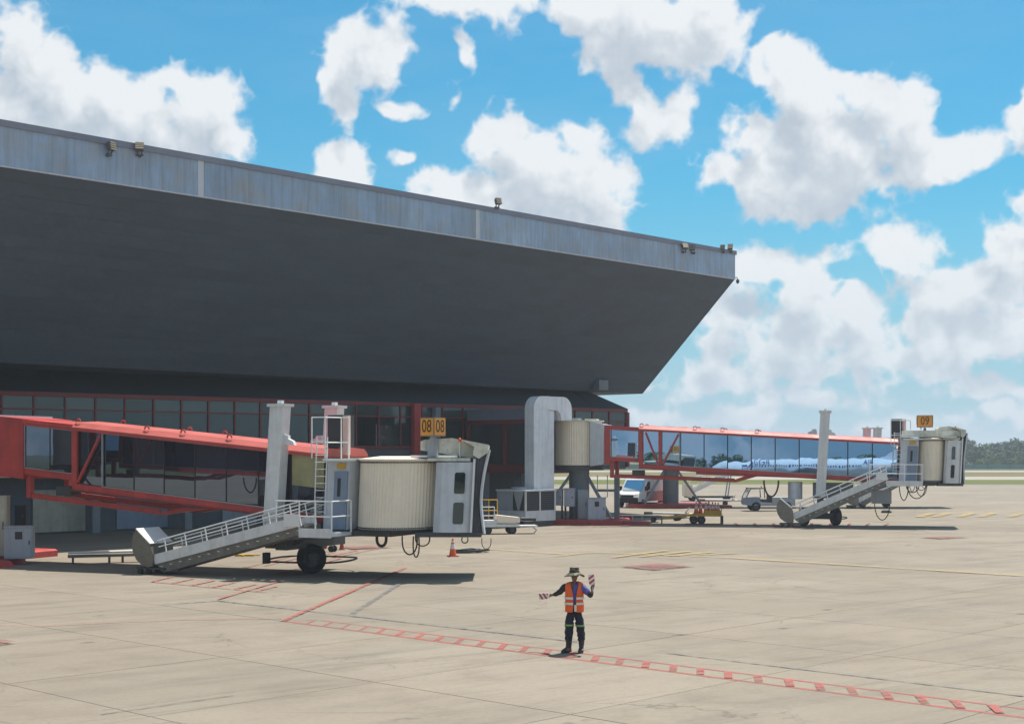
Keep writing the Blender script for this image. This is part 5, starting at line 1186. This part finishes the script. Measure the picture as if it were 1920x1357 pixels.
def tree(x, y, s, kind, label, group, sq=1.0):
    t = thing('tree', label, 'tree', (x, y, -0.02), random.uniform(0, 6.28), group)
    inst(TR[kind % 2], 'trunk', t); inst(CR[kind], 'crown', t, (0, 0, 2.9 * sq))
    t.scale = (s, s, s * random.uniform(0.92, 1.1)); return t
lab = {0: ('broad green tree in the wood behind the fence', 'broad trees of the wood'), 1: ('low fresh-green bushy tree directly behind the fence', 'bushy trees along the fence'), 2: ('tall blue-green tree at the back of the wood on the skyline', 'skyline trees of the wood')}
x = 90
while x < 190:                                   # bushy row at the fence
    tree(x, yf + 14 + random.uniform(-3, 8), random.uniform(0.42, 0.72), random.choice((1, 4, 4, 0)), *lab[1]); x += random.uniform(2.0, 3.2)
x = 90
while x < 200:
    tree(x, yf + 42 + random.uniform(-8, 14), random.uniform(0.85, 1.25), random.choice((0, 3, 1, 2)), *lab[0]); x += random.uniform(2.6, 4.2)
x = 95
while x < 215:
    tree(x, yf + 88 + random.uniform(-8, 25), random.uniform(1.35, 1.75), random.choice((2, 2, 0, 3)), *lab[2]); x += random.uniform(3.2, 5.0)
# low blue hills on the horizon
mb = MB(); xs = [-600 + i * 40 for i in range(80)]
for i in range(len(xs) - 1):
    h0, h1 = [26 + 9 * noise.noise((q * 0.0016, 3.3, 0)) + 3.0 * noise.noise((q * 0.006, 8.1, 0)) for q in (xs[i], xs[i + 1])]
    mb.quad((xs[i], 2600, -1), (xs[i + 1], 2600, -1), (xs[i + 1], 2750, h1 * 0.8), (xs[i], 2750, h0 * 0.8)); mb.quad((xs[i], 2750, h0 * 0.8), (xs[i + 1], 2750, h1 * 0.8), (xs[i + 1], 3300, h1 * 0.95), (xs[i], 3300, h0 * 0.95))
tag(mb.build('hills', M['leaf3']), 'low wooded hills on the horizon', 'hills', kind='structure')

# ---------------------------------------------------------------- behind the viewer: what the glass reflects
ap = thing('parked_airliner', 'white airliner with blue lettering, seen only reflected in the mirrored tunnel', 'aircraft', (-40, -162, 0), R(2))
def fus(x): return x
secs = [(-24, 0.05, 3.6), (-23.6, 0.55, 3.6), (-22.6, 1.1, 3.65), (-21, 1.6, 3.75), (-18.5, 1.95, 3.85), (-15, 2.0, 3.9), (10, 2.0, 3.9), (14, 1.8, 4.1), (18, 1.3, 4.5), (21.5, 0.7, 4.9), (23, 0.25, 5.1)]
mb = MB(); mb.rings([[(x, r * math.cos(a), z + r * math.sin(a)) for a in [i * math.tau / 24 for i in range(24)]] for x, r, z in secs]); mb.build('fuselage', M['plane'], ap, smooth=50)
MB().prism([(15.5, 5.6), (21.8, 5.4), (23.6, 9.6), (21.6, 9.6)], -0.15, 0.15).build('tail_fin', M['plane'], ap)
for sg in (-1, 1):
    MB().hexa([(-5, sg * 1.6, 2.7), (1.5, sg * 1.6, 2.7), (6.0, sg * 16, 3.6), (4.2, sg * 16, 3.6)], [(-5, sg * 1.6, 3.1), (1.5, sg * 1.6, 2.9), (6.0, sg * 16, 3.72), (4.2, sg * 16, 3.75)]).build('wing', M['plane_grey'], ap)
    MB().hexa([(18, sg * 0.6, 4.9), (21, sg * 0.6, 4.9), (23, sg * 6, 5.3), (21.6, sg * 6, 5.3)], [(18, sg * 0.6, 5.1), (21, sg * 0.6, 5.0), (23, sg * 6, 5.4), (21.6, sg * 6, 5.42)]).build('tailplane', M['plane_grey'], ap)
    MB().cyl((-6.5, sg * 5.8, 1.75), (-2.2, sg * 5.8, 1.75), 1.05, 0.75, 20).build('engine', M['plane_grey'], ap, smooth=40)
    for x in (-17, 1.0): MB().cyl((x, sg * (0.35 if x < 0 else 3.4) - 0.2, 0.5), (x, sg * (0.35 if x < 0 else 3.4) + 0.2, 0.5), 0.5, n=16).build('wheel', M['rubber'], ap, smooth=40)
    for x in (-17, 1.0): MB().cyl((x, sg * (0.3 if x < 0 else 3.2), 0.5), (x, sg * (0.3 if x < 0 else 2.2), 2.6), 0.12, n=8).build('gear_leg', M['steel'], ap)
wm = MB().box(-0.14, 0.14, -0.02, 0.03, -0.2, 0.2).mesh('cabin_window', M['plane_blue'])
for i in range(46): inst(wm, 'cabin_window', ap, (-16 + i * 0.62, 1.99, 4.25))
lt = text_mesh('AGGR', 1.9, 0.01); lt.materials.append(M['plane_blue'])
o = inst(lt, 'lettering', ap); o.matrix_local = Matrix.Translation((-12.0, 1.88, 5.15)) @ Matrix.Rotation(R(90), 4, 'X') @ Matrix.Rotation(R(20), 4, 'X')
lt2 = text_mesh('AIR', 1.3, 0.01); lt2.materials.append(M['plane_blue'])
o = inst(lt2, 'lettering', ap); o.matrix_local = Matrix.Translation((13.5, 1.75, 5.0)) @ Matrix.Rotation(R(90), 4, 'X') @ Matrix.Rotation(R(20), 4, 'X')
MB().quad((-16.5, 1.70, 5.3), (-14.9, 1.70, 5.3), (-14.6, 1.86, 4.9), (-16.2, 1.86, 4.9)).build('lettering', M['plane_blue'], ap)
# palms and trees behind the aircraft
def palm_mesh():
    mb = MB(); rr = random.Random(5)
    for i in range(22):
        a = i * 2.4; el = rr.uniform(-0.2, 0.9); pts = []
        for j in range(7):
            f_ = j / 6; r_ = 3.2 * f_; pts.append(Vector((r_ * math.cos(a), r_ * math.sin(a), el * r_ - 0.30 * r_ * r_ * 0.9)))
        for j in range(6):
            d_ = (pts[j + 1] - pts[j]).normalized(); s_ = d_.cross(Vector((0, 0, 1))).normalized() * (0.42 * math.sin(math.pi * (j + 0.7) / 7.2) + 0.06)
            for sg in (-1, 1): mb.quad(pts[j], pts[j + 1], pts[j + 1] + sg * s_ * 0.9 - Vector((0, 0, 0.22)), pts[j] + sg * s_ - Vector((0, 0, 0.22)))
    me = bpy.data.meshes.new('crown'); me.from_pydata(mb.v, [], mb.f); me.materials.append(M['leaf1']); return me
pc = palm_mesh(); pt_ = MB().tube([(0, 0, 0), (0.15, 0, 2.5), (0.1, 0.1, 5.0), (0, 0, 7.2)], [0.26, 0.2, 0.17, 0.15], 8).mesh('trunk', M['bark'], 50)
for (x, y, s_) in ((-80, -188, 1.05), (-45, -205, 0.85), (-36, -208, 0.95), (-27, -204, 0.85), (-88, -190, 1.1)):
    t = thing('palm_tree', 'palm tree beyond the airliner, seen only as a dark reflection in the mirrored tunnel', 'palm', (x, y, -0.02), x, 'palms reflected in the mirrored tunnel'); inst(pt_, 'trunk', t); inst(pc, 'crown', t, (0, 0, 7.2)); t.scale = (s_,) * 3
for i in range(26):
    x = -160 + i * 7.0 + random.uniform(-2, 2)
    tree(x, -225 + random.uniform(-10, 6), random.uniform(0.8, 1.2) * (1.5 if x < -68 else 1.0), random.choice((0, 2, 3)), 'tree of the row reflected behind the airliner in the mirrored tunnel', 'trees reflected in the mirrored tunnel')

# ---------------------------------------------------------------- the marshaller
M['skin'] = paint('skin', (0.16, 0.085, 0.055), 0.6, var=0.1)
M['vest'] = paint('orange_vest', (0.85, 0.13, 0.02), 0.7, var=0.10, scale=4.0, bump=0.3, bscale=14)
M['reflect'] = paint('reflective_tape', (0.72, 0.70, 0.62), 0.35)
M['shirt'] = paint('blue_shirt', (0.10, 0.11, 0.36), 0.8, var=0.15, scale=4.0, bump=0.3, bscale=14)
M['navy'] = paint('navy_work_trousers', (0.016, 0.020, 0.034), 0.85, var=0.3, scale=5.0, bump=0.4, bscale=12)
M['sleeve'] = paint('dark_under_sleeve', (0.018, 0.020, 0.028), 0.8, var=0.2)
M['green_tape'] = paint('lime_tape', (0.20, 0.36, 0.12), 0.6)
M['boot'] = paint('black_boot', (0.020, 0.020, 0.022), 0.5, var=0.2)
def camo():
    m, t, out = new_mat('camouflage_cloth'); p = t.node('ShaderNodeBsdfPrincipled'); tc = t.node('ShaderNodeTexCoord')
    a = t.noise(tc.outputs['Object'], 16.0, 2.0, 0.5); b = t.noise(t.vmath('ADD', tc.outputs['Object'], (3.1, 1.7, 5.0)), 20.0, 2.0, 0.5)
    c = t.mix(t.mapr(a, 0.49, 0.52), (0.22, 0.19, 0.12), (0.085, 0.085, 0.055)); c = t.mix(t.mapr(b, 0.56, 0.59), c, (0.03, 0.03, 0.025))
    t.put(p.inputs['Base Color'], c); p.inputs['Roughness'].default_value = 0.85; t.l.new(p.outputs[0], out.inputs[0]); return m
M['camo'] = camo()
def folds(me, amp, fx=9.0, fz=22.0):
    ns = [v.normal.copy() for v in me.vertices]
    for v, n_ in zip(me.vertices, ns):
        q = noise.noise((v.co.x * fx, v.co.y * fx, v.co.z * fz)) + 0.5 * noise.noise((v.co.x * fx * 2.3 + 4, v.co.y * fx * 2.3, v.co.z * fz * 1.9))
        v.co += n_ * amp * q
def skinned(name, verts, edges, radii, mat, parent, sub=2, root=0, fold=0.0):
    me = bpy.data.meshes.new(name); me.from_pydata(verts, edges, []); me.update()
    o = bpy.data.objects.new(name, me); COL.objects.link(o)
    md = o.modifiers.new('skin', 'SKIN'); md.use_smooth_shade = True; md.branch_smoothing = 0.6
    for i, r in enumerate(radii):
        v = me.skin_vertices[0].data[i]; v.radius = r if isinstance(r, tuple) else (r, r); v.use_root = (i == root)
    sb = o.modifiers.new('sub', 'SUBSURF'); sb.levels = sub; sb.render_levels = sub
    bpy.context.view_layer.update()
    m2 = bpy.data.meshes.new_from_object(o.evaluated_get(bpy.context.evaluated_depsgraph_get())); m2.name = name
    bpy.data.objects.remove(o); bpy.data.meshes.remove(me)
    if fold: folds(m2, fold)
    m2.materials.clear(); m2.materials.append(mat)
    q = bpy.data.objects.new(name, m2); COL.objects.link(q); q.parent = parent; return q
# local frame: x to the picture's right, y away from the viewer, z up
mp_ = G(1077, 1222.5)
man = thing('person', 'person in orange vest, camouflage hat and dark trousers signalling with two striped paddles', 'person', mp_, 0.0)
LS, RS = Vector((-0.185, 0.02, 1.40)), Vector((0.185, 0.0, 1.40))
LE, LW = Vector((-0.315, 0.13, 1.245)), Vector((-0.455, 0.28, 1.185))           # arm stretched to the picture's left
RE, RW = Vector((0.335, -0.10, 1.185)), Vector((0.37, -0.20, 1.31))            # arm folded up on the right
LA, LK = Vector((-0.115, 0.02, 0.09)), Vector((-0.105, -0.01, 0.50)); RA, RK = Vector((0.145, 0.0, 0.09)), Vector((0.115, -0.03, 0.49))
V = [(0, 0.02, 0.95), (0, 0.02, 1.12), (0, 0.03, 1.30), (0, 0.02, 1.44), (0, 0.0, 1.51), (0.0, -0.02, 1.58), (0.0, -0.025, 1.665), (0.0, -0.01, 1.73),
     tuple(LS), tuple(LE), tuple(LW), tuple(RS), tuple(RE), tuple(RW),
     (-0.095, 0.02, 0.90), tuple(LK), tuple(LA), (0.095, 0.02, 0.90), tuple(RK), tuple(RA), (-0.16, -0.13, 0.05), (0.165, -0.17, 0.05)]
E_ = [(0,1),(1,2),(2,3),(3,4),(4,5),(5,6),(6,7),(3,8),(8,9),(9,10),(3,11),(11,12),(12,13),(0,14),(14,15),(15,16),(0,17),(17,18),(18,19),(16,20),(19,21)]
rad = [(0.15,0.11),(0.135,0.10),(0.155,0.11),(0.10,0.08),0.055,(0.072,0.085),(0.078,0.095),(0.065,0.075),0.068,0.048,0.030,0.068,0.048,0.030,0.080,0.050,0.036,0.080,0.050,0.036,0.030,0.030]
# hands: palm, four fingers and a thumb
def hand(wr, fwd, out, curl):
    """vertices for a hand rooted at the wrist: fwd along the palm, out towards the thumb"""
    f, t_ = Vector(fwd).normalized(), Vector(out).normalized(); nrm = f.cross(t_).normalized()
    base = len(V); i_w = V.index(tuple(wr)); pc_ = wr + f * 0.055
    V.append(tuple(pc_)); E_.append((i_w, base)); rad.append((0.036, 0.022))
    for k, (o_, ln) in enumerate(((0.032, 0.072), (0.011, 0.080), (-0.011, 0.074), (-0.032, 0.058))):
        a = pc_ + f * 0.035 + t_ * o_; b_ = a + (f * 0.75 + nrm * curl * 0.6).normalized() * ln * 0.55; c_ = b_ + (f * 0.15 + nrm * curl).normalized() * ln * 0.5
        i = len(V); V.extend([tuple(a), tuple(b_), tuple(c_)]); E_.extend([(base, i), (i, i + 1), (i + 1, i + 2)]); rad.extend([0.0105, 0.0095, 0.008])
    i = len(V); a = pc_ + t_ * 0.036; V.extend([tuple(a), tuple(a + (t_ * 0.4 + f * 0.7 + nrm * curl * 0.5).normalized() * 0.045)]); E_.extend([(base, i), (i, i + 1)]); rad.extend([0.012, 0.009])
hand(LW, (LW - LE), (0.1, -0.5, 0.85), 0.9); hand(RW, Vector((0.0, 0.0, 1.0)), (-0.8, -0.5, 0.1), 0.9)
body = skinned('body', V, E_, rad, M['skin'], man, 2)
# face
fc = MB()
fc.lathe([(0.0, 0.0), (0.011, 0.006), (0.013, 0.02), (0.006, 0.045), (0.0, 0.05)], 8, (0, -0.108, 1.605)).build('nose', M['skin'], man, smooth=60)
for sx in (-1, 1):
    MB().lathe([(0.0, -0.011), (0.009, -0.006), (0.011, 0), (0.009, 0.006), (0.0, 0.011)], 8, (sx * 0.030, -0.094, 1.655)).build('eye', M['black'], man, smooth=60)
    MB().lathe([(0.0, -0.032), (0.012, -0.02), (0.015, 0.0), (0.013, 0.02), (0.0, 0.03)], 8, (sx * 0.080, 0.0, 1.635)).build('ear', M['skin'], man, smooth=60)
MB().box(-0.024, 0.024, -0.103, -0.094, 1.578, 1.586).build('mouth', M['vanred'], man)
# trousers with knee bands, boots
tr_ = skinned('trousers', [(0, 0.02, 1.00), (0, 0.02, 0.90), (-0.10, 0.02, 0.84), (-0.11, 0.0, 0.52), (-0.122, 0.02, 0.36), (-0.120, 0.02, 0.20), (0.10, 0.02, 0.84), (0.122, -0.02, 0.50), (0.145, 0.0, 0.34), (0.148, 0.0, 0.20)],
    [(0,1),(1,2),(2,3),(3,4),(4,5),(1,6),(6,7),(7,8),(8,9)], [(0.175,0.135),(0.17,0.14),0.122,0.096,0.088,0.080,0.122,0.096,0.090,0.082], M['navy'], man, 3, fold=0.020)
def band(name, c, r, z0, z1, mat, par, ry=None, tilt=0.0):
    ry = ry or r; n = 20
    lo = [(c[0] + r * math.cos(i * math.tau / n), c[1] + ry * math.sin(i * math.tau / n), z0 + tilt * math.cos(i * math.tau / n)) for i in range(n)]; hi = [(x, y, z + z1 - z0) for x, y, z in lo]
    return MB().rings([lo, hi]).build(name, mat, par, smooth=60)
band('knee_band', (-0.110, 0.0, 0), 0.099, 0.565, 0.60, M['green_tape'], tr_); band('knee_band', (0.118, -0.015, 0), 0.099, 0.555, 0.59, M['green_tape'], tr_)
def boot(c, toe):
    d_ = Vector((toe[0], toe[1], 0)).normalized(); s_ = Vector((-d_.y, d_.x, 0)); loops = []
    for z, a0, a1, w in ((0.0, -0.07, 0.21, 0.052), (0.03, -0.075, 0.215, 0.054), (0.07, -0.07, 0.18, 0.05), (0.11, -0.065, 0.08, 0.047), (0.18, -0.068, 0.062, 0.06), (0.27, -0.07, 0.07, 0.066)):
        mid, hl = (a0 + a1) / 2, (a1 - a0) / 2; loops.append([tuple(Vector((c[0], c[1], z)) + d_ * (mid + hl * math.cos(i * math.tau / 16)) + s_ * w * math.sin(i * math.tau / 16)) for i in range(16)])
    return MB().rings(loops).build('boot', M['boot'], man, smooth=50)
boot((-0.118, 0.02), (-0.75, -0.6)); boot((0.148, 0.0), (-0.25, -0.95))
# shirt: short sleeve on the right arm, dark under-sleeves
sh_ = skinned('shirt', [(0, 0.02, 0.97), (0, 0.02, 1.12), (0, 0.03, 1.30), (0, 0.02, 1.43), (0, 0.005, 1.475), tuple(RS), tuple(RS.lerp(RE, 0.80))],
    [(0,1),(1,2),(2,3),(3,4),(3,5),(5,6)], [(0.16,0.12),(0.15,0.115),(0.160,0.118),(0.12,0.09),0.066,0.086,0.078], M['shirt'], man, 3, fold=0.012)
skinned('sleeve', [tuple(LS + Vector((0.06, 0, 0.0))), tuple(LS.lerp(LE, 0.2)), tuple(LE), tuple(LE.lerp(LW, 0.9))], [(0,1),(1,2),(2,3)], [0.088, 0.084, 0.062, 0.044], M['sleeve'], man, 3, fold=0.012)
skinned('sleeve', [tuple(RS.lerp(RE, 0.6)), tuple(RE), tuple(RE.lerp(RW, 0.85))], [(0,1),(1,2)], [0.060, 0.056, 0.042], M['sleeve'], man, 3, fold=0.012)
# vest: open in front, two reflective bands
def vest_loop(z, rx, ry, cy, gap, n=26):
    a0, a1 = -math.pi / 2 + gap, 1.5 * math.pi - gap
    return [(rx * math.cos(a0 + (a1 - a0) * i / (n - 1)), cy + ry * math.sin(a0 + (a1 - a0) * i / (n - 1)), z) for i in range(n)]
vs_ = [(0.86, 0.205, 0.165, 0.02, 0.22), (0.95, 0.20, 0.160, 0.02, 0.17), (1.05, 0.195, 0.155, 0.02, 0.14), (1.16, 0.190, 0.152, 0.025, 0.16), (1.28, 0.205, 0.155, 0.03, 0.24), (1.36, 0.215, 0.146, 0.03, 0.32), (1.43, 0.205, 0.128, 0.025, 0.42), (1.475, 0.165, 0.108, 0.02, 0.52), (1.495, 0.11, 0.09, 0.02, 0.6)]
mb = MB(); ls = [vest_loop(*q) for q in vs_]; n = len(ls[0])
mb.v = [p for l in ls for p in l]; mb.f = [[i*n + k, i*n + k + 1, (i+1)*n + k + 1, (i+1)*n + k] for i in range(len(ls) - 1) for k in range(n - 1)]; mb.mi = [0] * len(mb.f)
vest = mb.build('vest', M['vest'], man, smooth=70)
bmv = bmesh.new(); bmv.from_mesh(vest.data); bmesh.ops.subdivide_edges(bmv, edges=bmv.edges, cuts=2, use_grid_fill=True, smooth=0.4); bmv.normal_update(); bmv.to_mesh(vest.data); bmv.free()
folds(vest.data, 0.012, 7.0, 9.0); sd = vest.modifiers.new('thick', 'SOLIDIFY'); sd.thickness = 0.012; sd.offset = -1
for z0, z1 in ((1.13, 1.178), (1.015, 1.063)):
    f2 = lambda z: [(z, 0.199, 0.160, 0.022, 0.16)]
    mb = MB(); a, b_ = vest_loop(z0, 0.211, 0.172, 0.022, 0.17), vest_loop(z1, 0.210, 0.171, 0.023, 0.17)
    mb.v = a + b_; mb.f = [[k, k + 1, n + k + 1, n + k] for k in range(n - 1)]; mb.mi = [0] * (n - 1); mb.build('reflective_band', M['reflect'], vest, smooth=70)
MB().box(-0.01, 0.04, -0.155, -0.145, 0.88, 1.02).build('hanging_tag', M['reflect'], vest)
# bush hat with a wavy brim
ht = MB(); n = 30; loops = []
for r, z, wv in ((0.222, 1.628, 0.030), (0.212, 1.642, 0.026), (0.118, 1.690, 0.004), (0.108, 1.698, 0), (0.104, 1.76, 0), (0.096, 1.80, 0), (0.055, 1.815, 0), (0.005, 1.818, 0)):
    loops.append([(r * 0.98 * math.cos(i * math.tau / n), -0.015 + r * 1.06 * math.sin(i * math.tau / n), z + wv * math.cos(2 * i * math.tau / n + 2.6) - (0.012 if wv > 0.02 else 0) * math.sin(i * math.tau / n * 3)) for i in range(n)])
hat = ht.rings(loops, False).build('hat', M['camo'], man, smooth=50); sd = hat.modifiers.new('thick', 'SOLIDIFY'); sd.thickness = 0.008
band('hat_band', (0, -0.015, 0), 0.110, 1.700, 1.724, M['black'], hat, 0.117)
MB().rings([[(0.082 * math.cos(i * math.tau / 16), 0.01 + 0.088 * math.sin(i * math.tau / 16), z) for i in range(16)] for z in (1.60, 1.70)], False).build('hair', M['black'], man, smooth=60)
# striped paddles
def stripes():
    m, t, out = new_mat('paddle_stripes'); p = t.node('ShaderNodeBsdfPrincipled'); tc = t.node('ShaderNodeTexCoord'); sp = t.node('ShaderNodeSeparateXYZ'); t.put(sp.inputs[0], tc.outputs['Object'])
    s_ = t.math('FRACT', t.math('MULTIPLY', t.math('ADD', sp.outputs[2], t.math('MULTIPLY', sp.outputs[0], -0.55)), 9.3))
    t.put(p.inputs['Base Color'], t.mix(t.mapr(s_, 0.47, 0.53), (0.46, 0.035, 0.035), (0.74, 0.70, 0.68))); p.inputs['Roughness'].default_value = 0.5; t.l.new(p.outputs[0], out.inputs[0]); return m
M['stripes'] = stripes()
def paddle(loc, rot, label):
    t = thing('marshalling_paddle', label, 'paddle', loc); t.rotation_euler = rot; t.scale = (0.9, 0.9, 0.9)
    pts = [(-0.055, 0.05), (0.055, 0.05), (0.068, 0.09), (0.072, 0.26), (0.058, 0.30), (-0.058, 0.30), (-0.072, 0.26), (-0.068, 0.09)]
    MB().prism(pts, -0.008, 0.008).build('blade', M['stripes'], t)
    MB().cyl((0, 0, -0.09), (0, 0, 0.052), 0.014, n=10).build('handle', M['white_clean'], t, smooth=50); return t
RH = mp_ + RW + Vector((0.0, 0.0, 0.085)); LH = mp_ + LW + (LW - LE).normalized() * 0.075
paddle(RH + Vector((0.0, -0.005, 0.0)), (R(-6), R(-5), R(14)), 'striped paddle held upright in the hand on the right')
paddle(LH, Euler((R(-10), R(-97), R(-18))), 'striped paddle held low at arm length on the left')

# ---------------------------------------------------------------- humid air
m, t, out = new_mat('humid_air'); pv = t.node('ShaderNodeVolumePrincipled')
pv.inputs['Color'].default_value = (0.80, 0.88, 0.97, 1); pv.inputs['Density'].default_value = 0.00048; pv.inputs['Anisotropy'].default_value = 0.25
t.l.new(pv.outputs[0], out.inputs['Volume'])
hz = MB().box(-1500, 1500, -420, 3900, -1.5, 44).build('haze', m); tag(hz, 'thin humid haze over the airfield', 'haze', kind='stuff')
